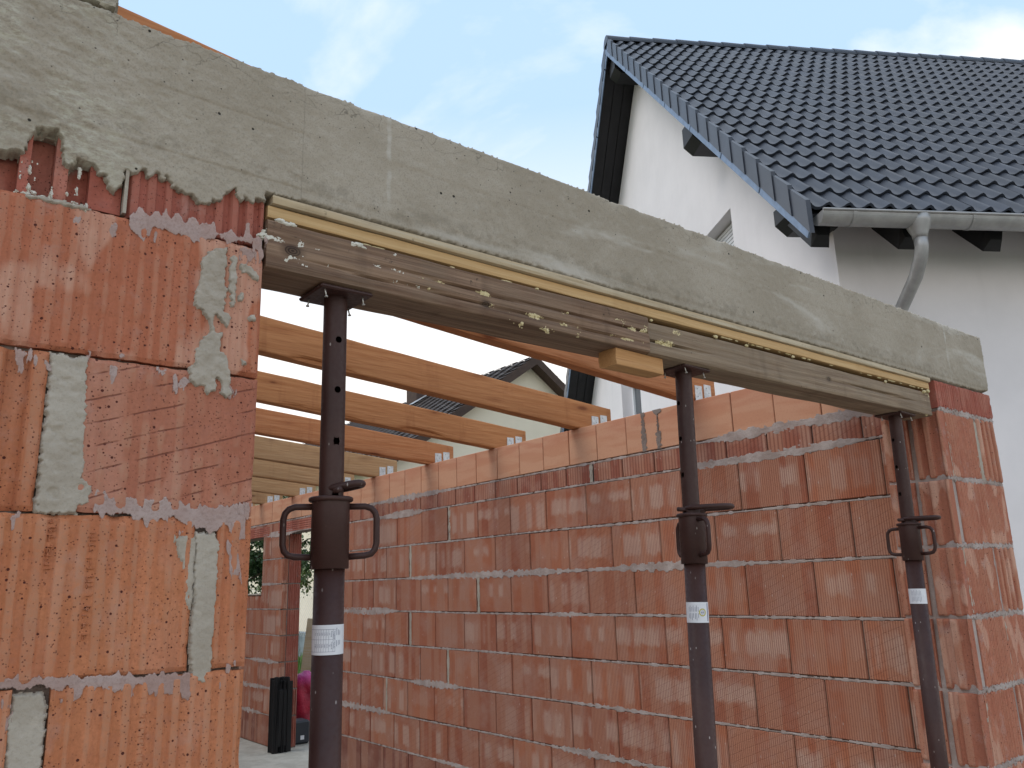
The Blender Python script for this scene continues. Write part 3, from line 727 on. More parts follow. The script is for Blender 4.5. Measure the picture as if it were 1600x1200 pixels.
# raised block of concrete standing on the beam at its near end
mb = patch([(-1.2, 2.534), (.243, 2.541), (.247, 2.56), (.240, 2.62), (.243, 2.80), (-1.2, 2.80)], FY + .035, .035, edge=.006, res=.005, seed=31, rough=.003, rag=.004)
mb.box(-1.2, .238, FY + .033, FY + WD, 2.536, 2.80)
o = obj('concrete_upstand', mb, M_CONC); tag(o, 'stub of concrete upstand on top of the beam, cut by the upper left corner', 'concrete')
mb = MB(); mb.box(.2435, .2465, FY + .05, FY + .20, 2.548, 2.70)
o = obj('plastic_sheet', mb, mat_plain('violet_plastic', (.20, .17, .55), .4)); tag(o, 'tiny violet plastic edge beside the concrete upstand', 'plastic sheet')

# ------------------------------------------------------------------ pier right of the opening
PX0, PX1 = 3.30, 3.825
pr = thing('brick_pier', 'narrow orange block pier carrying the far right end of the beam', 'pier', (3.56, FY, 0))
pz = [0, .300, .565, .828, 1.090, 1.352, 1.615, 1.875, 2.150]
k = 200
for r in range(len(pz) - 1):
    z0, z1 = pz[r] + .006, pz[r + 1] - .006
    lay = [(PX0 + .042, 3.615, .0125, .0022), (3.640, PX1, .046, .012)] if r % 2 else [(PX0 + .075, PX1, .0135, .0022)]
    dx = .042 * ((z0 + z1) / 2 - 2.16)          # the pier stands a little out of plumb
    for (xa, xb, p, a) in lay:
        k += 1
        obj('brick', near_brick(xb - xa, z1 - z0, .10, p, a, k, res=.0035), M_BRICK_R, pr, M=Matrix.Translation((xa + dx, FY, z0)))
    # jamb blocks, turned so that their deep flutes face the opening
    for (ya, yb) in ((FY + .001, FY + .115), (FY + .135, FY + WD)):
        k += 1
        M = Matrix.Translation((PX0 + dx, yb, z0)) @ Matrix.Rotation(-math.pi / 2, 4, 'Z')
        obj('brick', near_brick(yb - ya, z1 - z0, .040 if r % 2 else .036, .052, .011, k, res=.0035), M_BRICK_R, pr, M=M)
for (xa, xb) in ((PX0 + .002, 3.52), (3.524, PX1)):
    k += 1
    obj('brick', near_brick(xb - xa, .112, .10, .0165, .0035, k, res=.003), M_BRICK_A, pr, M=Matrix.Translation((xa, FY, 2.157)))
lean = Matrix(((1, 0, .042, -.042 * 2.16), (0, 1, 0, 0), (0, 0, 1, 0), (0, 0, 0, 1)))
mb = MB(); mb.box(PX0 + .012, PX1 - .008, FY + .007, FY + WD, 0, 2.27, lean)
obj('mortar', mb, M_JOINT, pr)
for (xa, xb, za, zb) in ((3.345, 3.372, 1.88, 2.14), (3.60, 3.645, 1.86, 2.13), (3.342, 3.372, 1.36, 1.61), (3.342, 3.372, .835, 1.08), (3.62, 3.642, 1.62, 1.87), (3.62, 3.642, 1.1, 1.35)):
    dx = .042 * ((za + zb) / 2 - 2.16)
    poly = [(xa + dx, za), (xb + dx, za + .01), (xb + dx - .004, zb), (xa + dx + .002, zb)]
    obj('mortar_patch', patch(poly, FY + .005, .004, seed=xa * 30, rag=.004, res=.003), M_MORTAR, pr)
for z in pz[2:]:
    poly = [(PX0 + .004, z - .006), (3.45, z - .012), (3.6, z - .008), (PX1 - .01, z - .010), (PX1 - .01, z + .008), (3.55, z + .013), (3.42, z + .009), (PX0 + .004, z + .008)]
    poly = [(x + .042 * (z - 2.16), q) for x, q in poly]
    obj('mortar_patch', patch(poly, FY + .002, .0022, seed=z * 30, rag=.012, res=.0025), M_JOINT, pr)

# ------------------------------------------------------------------ the long side wall inside
SX = 3.466; ST = .20
D0, D1, DH = 7.15, 8.17, 2.105       # doorway
V0, V1, VA, VB = 8.71, 9.72, 1.480, 2.092   # window opening
YE = 10.1
sw = thing('brick_wall', 'long inner side wall of red ribbed blocks with doorway and window at its far end', 'wall', (SX, 5.5, 0))
def side_M(y, z, x=SX): return Matrix.Translation((x, y, z)) @ Matrix.Rotation(-math.pi / 2, 4, 'Z')
_bm = {}
def side_brick(L, H, mat, depth=.10, bev=.0035):
    key = (round(L, 3), round(H, 3), mat.name)
    if key not in _bm:
        mb = MB(); mb.cbox(0, L, 0, depth, 0, H, bev); me = mb.mesh('brick'); me.materials.append(mat); _bm[key] = me
    return _bm[key]
rb = np.random.RandomState(9)
def row(z0, z1, start, step, mat, gap=.007, wide=()):
    """courses run away from the front; openings are left free"""
    segs = [(1.632, YE)]
    def cut(a, b):
        out = []
        for (p, q) in segs:
            if b <= p or a >= q: out.append((p, q))
            else:
                if a - p > .03: out.append((p, a))
                if q - b > .03: out.append((b, q))
        return out
    if z0 < DH - .02: segs = cut(D0, D1)
    if z1 > VA + .03 and z0 < VB - .02: segs = cut(V0, V1)
    for (p, q) in segs:
        y = start
        while y > p: y -= step
        while y < q:
            a, b = max(y, p), min(y + step, q)
            if b - a > .015:
                ga = gap
                for w in wide:
                    if abs(w - a) < .05: ga = .022
                obj('brick', side_brick(round(b - a - ga, 3), z1 - z0, mat), None, sw, M=side_M(b, z0, SX + rb.uniform(-.0015, .0015)))
            y += step
jz = [2.102, 1.845, 1.587, 1.330, 1.073, .817, .554, .298, 0.0]
starts = [1.729, 1.906, 1.745, 1.918, 1.756, 1.943, 1.77, 1.93]
wides = [(5.10, ), (5.65, ), (4.74, ), (5.65, ), (5.13, ), (6.0, ), (), ()]
for i in range(8):
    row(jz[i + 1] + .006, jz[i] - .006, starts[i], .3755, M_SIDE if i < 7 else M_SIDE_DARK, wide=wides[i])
row(2.1085, 2.222, 1.80, .247, M_RIB, wide=(3.55,))
row(2.2375, 2.462, 1.986 - .25, .2505, M_TOP, gap=.005)
for y in (V0 + .004, V0 + .34, V0 + .68):      # cut course under the window
    obj('brick', side_brick(.325, VA - .006 - 1.336, M_SIDE), None, sw, M=side_M(y + .325, 1.336))
# core, also closing the wall outwards
mb = MB()
x0, x1 = SX + .011, SX + ST
mb.box(x0, x1, 1.632, D0, 0, 2.455); mb.box(x0, x1, D0, D1, DH, 2.455); mb.box(x0, x1, D1, V0, 0, 2.455)
mb.box(x0, x1, V0, V1, 0, VA); mb.box(x0, x1, V0, V1, VB, 2.455); mb.box(x0, x1, V1, YE, 0, 2.455)
obj('mortar', mb, M_JDARK, sw)
# blocks lining the far jamb of the doorway
k = 400
for i in range(8):
    z0, z1 = jz[i + 1] + .006, min(jz[i] - .006, DH - .01)
    k += 1
    obj('brick', near_brick(.055, z1 - z0, .05, .05, .003, k, res=.006), M_BRICK_R, sw, M=Matrix.Translation((SX + .005, D1 - .006, z0)))
    obj('brick', near_brick(.13, z1 - z0, .05, .024, .008, k + 50, res=.006), M_BRICK_A, sw, M=Matrix.Translation((SX + .068, D1 - .006, z0)))
for (a, b, z) in ((D0 - .12, D1 + .14, DH), (V0 - .16, V1 + .12, VB)):     # flat clay lintels
    mb = MB()
    for n in range(5): mb.cbox(SX - .003, SX + .11, a, b, z + .002 + n * .021, z + .020 + n * .021, .003)
    obj('lintel', mb, M_BRICK_A, sw)
mb = MB(); mb.cbox(SX - .012, SX + ST, V0 + .002, V1 - .002, VA - .004, VA + .012, .004)
obj('window_sill', mb, M_MORTAR, sw)
# squeezed-out mortar along every bed
def bed_line(zc, seed, wmin=.0072, wvar=.016, t=.0025, y0=1.64, y1=YE, skip=()):
    y = np.arange(y0, y1, .008); z = np.arange(-.030, .0301, .003)
    Y, Z = np.meshgrid(y, z, indexing='ij')
    lowf = np.clip(vnoise(Y * 1.6 + seed, Y * 0 + seed) * 1.6 - .25, 0, 1) ** 1.3
    w = wmin + wvar * lowf * (1 + .9 * np.where(Z < 0, .8, 1.0)) + (.0030 + .010 * lowf) * vnoise(Y * 60 + seed, Y * 0 + 3) + .002 * vnoise(Y * 30, Y * 0 + seed)
    off = .004 * vnoise(Y * 1.1 + seed * 3, Y * 0)
    d = w - np.abs(Z - off)
    keep = d > 0
    for (a, b) in skip: keep &= ~((Y > a - .01) & (Y < b + .01))
    X = SX - t * np.clip(d / .003, 0, 1) - .0012 * fbm(Y * 60, Z * 60, seed, 3) + .001
    cell = keep[:-1, :-1] & keep[1:, :-1] & keep[:-1, 1:] & keep[1:, 1:]
    i, j = np.nonzero(cell); nz = len(z); a = i * nz + j
    F = np.stack([a, a + 1, a + nz + 1, a + nz], 1)
    used = np.unique(F); rem = np.full(len(y) * nz, -1); rem[used] = np.arange(len(used))
    V = np.stack([X, Y, Z + zc], -1).reshape(-1, 3)[used]
    mb = MB(); mb.v = V.tolist(); mb.f = rem[F].tolist(); return mb
for i, z in enumerate([2.2295, 2.102] + jz[1:8]):
    sk = []
    if z < DH - .05: sk.append((D0, D1))
    if VA - .02 < z < VB + .01: sk.append((V0, V1))
    obj('mortar_bed', bed_line(z, 3.1 + i * 5.7, wvar=.024 if i in (1, 4) else .013), M_JOINT, sw) if False else obj('mortar_bed', bed_line(z, 3.1 + i * 5.7, wvar=.020 if i in (1, 4) else .010, skip=sk), M_JOINT, sw)
for (y, i) in ((5.10, 0), (5.655, 1), (4.745, 2), (5.655, 3), (5.135, 4), (3.55, -1), (6.02, 5)):
    za, zb = (2.109, 2.222) if i < 0 else (jz[i + 1], jz[i])
    zz = np.linspace(za, zb, 26); yy = np.linspace(-.014, .014, 8)
    P = np.array([[[SX - .001 - .0015 * float(vnoise(a * 90 + y, b * 90)), y + b * (1 + .35 * float(vnoise(a * 40, y))), a] for a in zz] for b in yy])
    mb = MB(); mb.grid(P); obj('mortar_perpend', mb, M_MORTAR, sw)
# two dark slurry runs down the smooth course
for (yc, w) in ((3.10, .024), (2.99, .034)):
    zz = np.linspace(2.236, 2.463, 40); yy = np.linspace(-1, 1, 10)
    P = np.array([[[SX - .0035 - .0012 * float(vnoise(a * 130, b * 9 + yc)), yc - b * w * (.55 + .25 * math.cos((a - 2.236) * 22) + .5 * float(vnoise(a * 40, yc * 7)) + .35 * float(vnoise(a * 150, b * 2 + yc))), a] for a in zz] for b in yy])
    mb = MB(); mb.grid(P); obj('slurry_run', mb, M_JDARK, sw)
print('side wall bricks', len([c for c in sw.children if c.name.startswith('brick')]))

# the two walls of the shell that stand outside the view
def plain_wall(name, label, M, length, h0):
    w = thing(name, label, 'wall', M.to_translation(), M.to_euler().z)
    mb = MB()
    for r in range(int(h0 / .25)):
        x = -.19 * (r % 2)
        while x < length:
            a, b = max(x, 0), min(x + .372, length)
            if b - a > .03: mb.cbox(a, b, 0, .10, r * .25 + .006, r * .25 + .244, .003)
            x += .375
    stuff(obj('bricks', mb, M_SIDE, w, local=True))
    mb = MB(); mb.box(.002, length - .002, .005, .24, 0, h0 - .01)
    obj('mortar', mb, M_JDARK, w, local=True)
plain_wall('brick_wall', 'red block side wall opposite the long wall, hidden behind the near left blocks', Matrix.Translation((-.30, 1.64, 0)) @ Matrix.Rotation(math.pi / 2, 4, 'Z'), 8.4, 2.75)
plain_wall('brick_wall', 'red block back wall closing the far end of the shell', Matrix.Translation((-.30, 10.1, 0)), 4.12, 2.5)

# ------------------------------------------------------------------ old timbers and laths under the beam
def timber(x0, x1, y0, y1, z0, z1, seed, crack=None, res=.012, wane=0.0, drop=0.0, rd=.0022):
    """squared timber along X with uneven faces; crack: (height fraction, depth)"""
    nx = max(8, int((x1 - x0) / res)); x = np.linspace(0, x1 - x0, nx + 1)
    n1, n2 = 22, 12
    prof = [(0, t) for t in np.linspace(0, 1, n1)] + [(t, 1) for t in np.linspace(0, 1, n2)[1:]] + [(1, t) for t in np.linspace(1, 0, n1)[1:]] + [(t, 0) for t in np.linspace(1, 0, n2)[1:-1]]
    pu = np.array([p[0] for p in prof]); pv = np.array([p[1] for p in prof])
    X = np.repeat(x[:, None], len(prof), 1); U = np.repeat(pu[None], nx + 1, 0); V = np.repeat(pv[None], nx + 1, 0)
    H = z1 - z0; Dp = y1 - y0
    Y = U * Dp; Z = V * H
    cy, cz = U - .5, V - .5
    nrm = .0016 * fbm(X * 4 + seed, (Y + Z) * 60, seed + Y * 30, 3) + .0012 * vnoise(X * 1.2 + seed, (Y - Z) * 9, seed)
    edge = np.minimum(np.abs(U - (U > .5)), 1) * Dp + np.minimum(np.abs(V - (V > .5)), 1) * H
    rnd = rd * np.exp(-edge / (rd * 1.2))
    Y += np.where(np.abs(cy) > .499, np.sign(cy) * (nrm) - np.sign(cy) * rnd, 0)
    Z += np.where(np.abs(cz) > .499, np.sign(cz) * (nrm) - np.sign(cz) * rnd, 0)
    if crack:
        for (hf, dep) in crack:
            zc = H * (hf + .10 * vnoise(X * 1.6 + seed, X * 0 + hf) + .02 * vnoise(X * 9, X * 0))
            m = np.clip(vnoise(X * 2.3 + seed + hf * 9, X * 0 + seed) + .45, 0, 1)
            Y += np.where(U == 0, dep * m * np.exp(-((Z - zc) / .0030) ** 2), 0)
    if wane:   # bark edge along the lower front arris
        w = wane * np.clip(vnoise(X * 3.5 + seed, X * 0 + seed) * 1.3 + .15 * vnoise(X * 14, X * 0 + seed), 0, 1)
        Z += np.where((U == 0), w * np.exp(-V * H / .02), 0)
        Y += np.where((V == 0) | ((U == 0) & (V < .12)), w * .6 * np.exp(-(U * Dp + V * H) / .02), 0)
    Z = Z - drop * X
    P = np.stack([X, Y, Z], -1)
    P = np.concatenate([P, P[:, :1]], 1)
    mb = MB(); mb.grid(P)
    m = len(prof) + 1
    mb.f.append(tuple(range(m - 1))); mb.f.append(tuple(nx * m + i for i in range(m - 2, -1, -1)))
    return mb
TZ0, TZ1 = 2.119, 2.224
o = obj('timber_beam', timber(JX + .005, 1.604, 1.392, 1.512, TZ0, TZ1 - .004, 3, crack=((.56, .018), (.25, .008))), M_BEAM, M=Matrix.Translation((JX + .005, 1.392, TZ0)))
tag(o, 'brown weathered timber spattered with pale foam, carried by the nearest prop', 'timber')
o = obj('timber_beam', timber(1.607, 3.247, 1.396, 1.514, TZ0 - .002, TZ1 - .012, 8, crack=((.45, .013),)), M_BEAM2, M=Matrix.Translation((1.607, 1.396, TZ0 - .002)))
tag(o, 'grey-brown old timber butted on at the right, running to the pier', 'timber')
LX0, LX1 = JX + .007, 3.262
o = obj('wood_lath', timber(LX0, LX1, 1.3985, 1.50, 2.2265, 2.2525, 14, rd=.0012), M_LATH, M=Matrix.Translation((LX0, 1.3985, 2.2265)))
tag(o, 'lower pale yellow lath lying on the old timbers', 'lath')
o = obj('wood_lath', timber(LX0 + .006, LX1, 1.3895, 1.50, 2.254, 2.2725, 19, rd=.0012), M_LATHG, M=Matrix.Translation((LX0 + .006, 1.3895, 2.254)))
tag(o, 'upper slurry-stained lath squeezed under the concrete beam', 'lath')
o = obj('wood_block', timber(0, .192, 0, .060, 0, .0445, 5, res=.02, rd=.001), M_BLOCK, M=Matrix.Translation((1.484, 1.405, 2.0735)) @ Matrix.Rotation(R_(2.5), 4, 'Z'))
tag(o, 'short fresh orange wood block fixed under the timber joint', 'wood block')
# foam and mortar crumbs on the timbers
FW = [(0.643, 2.178), (0.652, 2.170), (0.66, 2.165), (0.706, 2.176), (0.715, 2.170), (0.727, 2.184), (0.772, 2.181), (0.821, 2.174), (0.83, 2.166), (0.865, 2.162), (0.538, 2.185), (0.563, 2.182), (0.602, 2.181), (0.55, 2.199), (.58, 2.205), (.60, 2.16), (.59, 2.15), (.605, 2.14)]
FYL = [(0.881, 2.166), (0.931, 2.168), (.90, 2.160), (1.072, 2.16), (1.05, 2.175), (1.191, 2.152), (1.207, 2.151), (1.288, 2.137), (1.341, 2.13), (1.30, 2.165), (1.42, 2.160), (1.468, 2.151), (1.503, 2.14), (1.527, 2.144), (1.542, 2.173), (1.565, 2.15), (1.579, 2.17), (1.59, 2.185), (1.655, 2.156), (1.673, 2.15), (1.69, 2.165), (1.726, 2.196), (2.999, 2.139), (3.149, 2.13), (3.217, 2.176), (1.495, 2.191), (1.12, 2.135), (1.16, 2.128), (1.24, 2.126), (3.19, 2.15), (3.23, 2.20), (3.21, 2.13)]
fo = thing('foam_residue', 'yellow and white foam crumbs stuck along the old timbers', 'foam residue', (1.2, 1.39, 2.16))
for n, (bx, bz) in enumerate(FW + FYL):
    white = n < len(FW)
    for q in range(4):
        ax, az = bx + rr.uniform(-.012, .012) * (q > 0), bz + rr.uniform(-.008, .008) * (q > 0)
        w, h = rr.uniform(.004, .015) * (1.5 if q == 0 else .7), rr.uniform(.003, .008) * (1.6 if white and q == 0 else .9)
        az = min(max(az, TZ0 + .004), TZ1 - .008)
        poly = [(ax - w, az - h * .3), (ax - w * .3, az + h), (ax + w * .5, az + h * .6), (ax + w, az - h * .2), (ax + w * .3, az - h), (ax - w * .4, az - h * .7)]
        obj('foam', patch(poly, 1.395 if ax < 1.6 else 1.399, .0026, edge=.002, res=.0016, seed=n * 3 + q, rag=.0065, rough=.0012, freq=120), M_FOAMW if white else M_FOAMY, fo)
def blob(c, r, seed, sq=(1, 1, 1), n=10):
    mb = MB(); th = np.linspace(0, math.pi, n); ph = np.linspace(0, 2 * math.pi, 2 * n)
    T, P = np.meshgrid(th, ph, indexing='ij')
    x, y, z = np.sin(T) * np.cos(P), np.sin(T) * np.sin(P), np.cos(T)
    k = r * (1 + .35 * fbm(x * 1.6 + seed, y * 1.6, z * 1.6 + seed, 3))
    mb.grid(np.stack([c[0] + x * k * sq[0], c[1] + y * k * sq[1], c[2] + z * k * sq[2]], -1)); return mb
for n, (bx, bz, s) in enumerate(((.560, 2.222, .007), (.572, 2.219, .0065), (.585, 2.221, .006), (.715, 2.212, .006), (.728, 2.214, .007), (.74, 2.211, .005), (.815, 2.213, .004), (1.21, 2.219, .004), (1.62, 2.214, .004), (2.3, 2.214, .005), (2.9, 2.210, .005), (3.20, 2.208, .008), (3.235, 2.215, .009), (2.05, 2.211, .005), (1.9, 2.214, .006))):
    obj('foam', blob((bx, 1.394, bz), s, n, (1.5, .8, .8)), M_FOAMW if bx < .9 else M_FOAMY, fo, smooth=True)
for n in range(34):     # foam squeezed out here and there under the lower lath
    bx = rr.choice([.70, 1.15, 1.5, 2.0, 2.45, 2.8, 3.1]) + rr.normal(0, .10)
    if bx < .6: continue
    if bx > 3.24: continue
    obj('foam', blob((bx, 1.404, 2.2235), rr.uniform(.0018, .0038), n + 40, (rr.uniform(2, 5.5), .8, .7), 7), M_FOAMY, fo, smooth=True)

# ------------------------------------------------------------------ steel props
def hole_tube(r, z0, z1, holes, hr, ang, n=56, dz=.004):
    nz = int((z1 - z0) / dz); th = np.linspace(0, 2 * math.pi, n + 1)[:-1]; z = np.linspace(z0, z1, nz + 1)
    T, Z = np.meshgrid(th, z, indexing='ij'); T = T.copy(); Z = Z.copy(); dead = np.zeros(T.shape, bool)
    for a0 in (ang, ang + math.pi):
        for hz in holes:
            da = (T - a0 + math.pi) % (2 * math.pi) - math.pi
            u = da * r; w = Z - hz; d = np.hypot(u, w)
            near = (d < hr + .0026) & (np.abs(da) < 1)
            inn = d < hr * .75
            k = np.where(d > 1e-6, hr / np.maximum(d, 1e-6), 1)
            mv = near & ~inn
            T = np.where(mv, a0 + u * k / r, T); Z = np.where(mv, hz + w * k, Z)
            dead |= inn
    mb = MB(); mb.v = np.stack([r * np.cos(T), r * np.sin(T), Z], -1).reshape(-1, 3).tolist()
    for i in range(n):
        j = (i + 1) % n
        for q in range(nz):
            if dead[i, q] or dead[j, q] or dead[i, q + 1] or dead[j, q + 1]: continue
            mb.f.append((i * (nz + 1) + q, j * (nz + 1) + q, j * (nz + 1) + q + 1, i * (nz + 1) + q + 1))
    return mb
def ring_rod(c, dirang, L, W, rod, tilt, z):
    """elongated loop of round bar, lying nearly flat"""
    pts = []
    for q in range(28):
        t = 2 * math.pi * q / 28
        u = L / 2 * math.copysign(abs(math.cos(t)) ** .75, math.cos(t)); v = W / 2 * math.copysign(abs(math.sin(t)) ** .8, math.sin(t))
        a = c + u
        pts.append((math.cos(dirang) * a - math.sin(dirang) * v, math.sin(dirang) * a + math.cos(dirang) * v, z + a * tilt))
    mb = MB(); mb.tube(pts, rod, 10, closed=True); return mb
def text_verts(s, size):
    cu = bpy.data.curves.new('t', 'FONT'); cu.body = s; cu.size = size; cu.resolution_u = 1; cu.align_x = 'CENTER'
    o = bpy.data.objects.new('t', cu); COL.objects.link(o); bpy.context.view_layer.update()
    me = o.to_mesh(); vs = [tuple(v.co) for v in me.vertices]; fs = [tuple(p.vertices) for p in me.polygons]
    o.to_mesh_clear(); bpy.data.objects.remove(o); bpy.data.curves.remove(cu)
    return vs, fs
def prop(label, loc, tilt, handle, hole, ring, stick, kind):
    t = thing('steel_prop', label, 'steel prop', loc, group='steel props under the timber')
    t.rotation_euler = (0, tilt, 0)
    ro, ri = .0288, .0238
    top = TZ0 - loc[2] - .0015
    mb = MB(); mb.cbox(-.07, .07, -.07, .07, 0, .008, .003); obj('base_plate', mb, M_PROP, t, local=True)
    mb = MB(); mb.tube([(0, 0, .008), (0, 0, 1.58)], ro, 40); obj('outer_tube', mb, M_PROP, t, True, True)
    hs = [top - .102 - i * .1035 for i in range(4)]
    obj('inner_tube', hole_tube(ri, 1.60, top - .008, hs, .0068, hole), M_PROP, t, True, True)
    mb = MB(); mb.tube([(0, 0, 1.565), (0, 0, 1.566), (0, 0, 1.694), (0, 0, 1.695)], [.0345, .0362, .0362, .0362], 40)
    mb.tube([(0, 0, 1.692), (0, 0, 1.694), (0, 0, 1.699), (0, 0, 1.701)], [.040, .0425, .0425, .040], 40)
    col = obj('collar', mb, M_PROP, t, True, True)
    for s in (0, math.pi):
        a = handle + s; c, sn = math.cos(a), math.sin(a)
        prof = [(.030, 1.683), (.066, 1.683), (.078, 1.679), (.085, 1.671), (.088, 1.66), (.088, 1.612), (.085, 1.600), (.078, 1.592), (.066, 1.589), (.030, 1.587)]
        mb = MB(); mb.tube([(c * p, sn * p, z) for p, z in prof], .0062, 12); obj('handle', mb, M_PROP, t, True, True)
    mb = ring_rod(ring[1], ring[0], ring[2], ring[3], .0070, ring[4], 1.716)
    rg = obj('pin_ring', mb, M_PROP, t, True, True)
    mb = MB(); c, sn = math.cos(hole), math.sin(hole); mb.tube([(-c * .046, -sn * .046, 1.712), (c * .046, sn * .046, 1.712)], .006, 12); obj('pin', mb, M_PROP, rg, True, True)
    mb = MB(); mb.cbox(-.0575, .0575, -.0545, .0545, top - .0085, top, .003)
    hp = obj('head_plate', mb, M_PROP, t, local=True)
    for (x, y, q) in ((-.045, -.043, .2), (.040, -.040, .1), (-.044, .030, -.5), (.046, .036, .3)):
        mb = MB(); mb.tube([(x, y, top - .004), (x + .004 * q, y - .001, top - .014), (x + .010 * q, y - .003, top - .024)], .0016, 8)
        mb.tube([(x + .010 * q, y - .003, top - .024), (x + .0104 * q, y - .0031, top - .026)], .0036, 8)
        obj('nail', mb, M_NAIL, hp, True, True)
    # paper label wrapped round the tube
    za, zb = 1.411, 1.464; a0, half, rl = stick, 1.72, ro + .0004
    def wrap(u, v, k=0.0): return ((rl + k) * math.cos(a0 + u / rl), (rl + k) * math.sin(a0 + u / rl), v)
    us = np.linspace(-half * rl, half * rl, 40)
    mb = MB(); mb.grid(np.array([[wrap(u, z) for z in (za, zb)] for u in us]))
    lb = obj('label', mb, M_PAPER, t, True, True)
    ink = MB(); blue = MB(); yel = MB()
    def rect(m, u0, u1, v0, v1):
        n = max(2, int((u1 - u0) / .002)); m.grid(np.array([[wrap(u, z, .00025) for z in (v0, v1)] for u in np.linspace(u0, u1, n)]))
    def text(m, s, size, u, v):
        """turned a quarter: reads downwards, its top to the right"""
        vs, fs = text_verts(s, size); m.add([wrap(u + y, v - x, .0003) for x, y, _ in vs], fs)
    zm = (za + zb) / 2
    if kind == 0:
        cols = [.0155, .0115, .0035, -.0012, -.0059, -.0106, -.0153, -.020, -.0247]
        rect(ink, -.045, .0155, zb - .0082, zb - .0077); rect(ink, -.045, .0155, za + .0055, za + .0060); rect(ink, -.045, .0115, zm + .0005, zm + .0009)
        for c in cols: rect(ink, c, c + .00035, za + .0055, zb - .0077)
        text(ink, 'Tragkraft - Tabelle', .0040, .0126, zm)
        text(ink, 'Auszug', .0036, .0080, zm + .0105); text(ink, 'cm', .0034, .0045, zm + .0105)
        text(ink, 'Tragkraft', .0036, .0080, zm - .0100); text(ink, 'kg', .0034, .0045, zm - .0100)
        for c, a, b in zip(cols[3:], ('260', '270', '280', '290', '300', '310'), ('1510', '1380', '1280', '1190', '1110', '1040')):
            text(ink, a, .0038, c + .0010, zm + .0105); text(ink, b, .0038, c + .0010, zm - .0100)
        for c, hh in ((.0185, .008), (.0222, .006), (.0255, .005)):
            rect(ink, c, c + .0009, zm + .008, zm + .008 + hh * 1.6); rect(ink, c, c + .0009, zm - .004 - hh, zm - .001)
    elif kind == 1:
        n = 40
        for i in range(n):
            b0, b1 = 2 * math.pi * i / n, 2 * math.pi * (i + 1) / n; ra = .0072; rb2 = .0104 if i % 2 else .0096
            yel.add([wrap(.016 + ra * math.cos(b0), zm + ra * math.sin(b0), .0003), wrap(.016 + rb2 * math.cos(b0), zm + rb2 * math.sin(b0), .0003), wrap(.016 + rb2 * math.cos(b1), zm + rb2 * math.sin(b1), .0003), wrap(.016 + ra * math.cos(b1), zm + ra * math.sin(b1), .0003)], [(0, 1, 2, 3)])
        rect(blue, .0115, .0205, zm - .0006, zm + .0006); rect(blue, .0115, .0124, zm - .0028, zm + .0028); rect(blue, .0196, .0205, zm - .0028, zm + .0028)
        rect(blue, .013, .019, zm + .0034, zm + .0044); rect(blue, .013, .019, zm - .0044, zm - .0034)
        rect(blue, .0325, .036, za + .004, zb - .003)
        for i, c in enumerate((-.022, -.018, -.013, -.009, -.004, -.0005, .004)):
            rect(ink, c, c + .0010, zm + .002, zm + .014 + .004 * (i % 2)); rect(ink, c, c + .0010, zm - .014 - .003 * (i % 3), zm - .002)
    else:
        for i in range(8):
            c = -.022 + i * .0045; rect(ink, c, c + .0008, za + .006 + .002 * (i % 3), zm - .001); rect(ink, c, c + .0008, zm + .002, zb - .006 - .003 * (i % 2))
    for m, mt in ((ink, M_INK), (blue, M_INKB), (yel, M_INKY)):
        if m.v: obj('print', m, mt, lb, local=True)
    return t
def toward(x, y): return math.atan2(-y, -x)
a1 = toward(.708, 1.45)
prop('nearest brown steel prop, with the table-printed paper label', (.7085, 1.450, 0), 0.0, a1 + math.pi / 2, a1 + R_(20), (a1 + R_(72), .026, .070, .040, .16), a1 + R_(-4), 0)
a2 = toward(1.80, 1.46)
prop('middle brown steel prop beside the orange wood block, emblem on its label', (1.744, 1.460, 0), .036, a2 + R_(28), a2 - R_(52), (a2 + R_(84), .048, .125, .062, .02), a2 - R_(4), 1)
a3 = toward(3.06, 1.46)
prop('farthest brown steel prop in front of the right pier', (2.996, 1.462, 0), .038, a3 + R_(62), a3 - R_(45), (a3 + R_(80), .045, .120, .060, .01), a3 + R_(2), 2)

# ------------------------------------------------------------------ joists over the shell
JY = [1.87, 2.725, 3.636, 4.516, 5.362, 6.236, 7.08, 7.938, 8.792, 9.60]
JL = ['reddish joist just behind the concrete beam, its top showing above it at left',
      'orange joist passing close behind the old timbers to the wall top',
      'uppermost wholly visible orange joist, ending beside the white gable',
      'second wholly visible orange joist, in front of the brown tiled roof',
      'third visible joist, bright orange with a bark edge and rounded end',
      'fourth visible joist, pale tan with knots',
      'fifth visible joist, tan, seen left of the nearest prop',
      'sixth visible joist, tan, with one metal plate showing by the prop',
      'seventh visible joist, tan, lowest with a metal plate',
      'farthest joist, only a sliver above the wall top']
JM = [M_JOIST2, M_JOIST2, M_JOIST, M_JOIST, M_JOIST2, M_JOIST3, M_JOIST3, M_JOIST3, M_JOIST3, M_JOIST3]
JE = [3.72, 3.66, 3.755, 3.757, 3.69, 3.68, 3.70, 3.70, 3.70, 3.70]
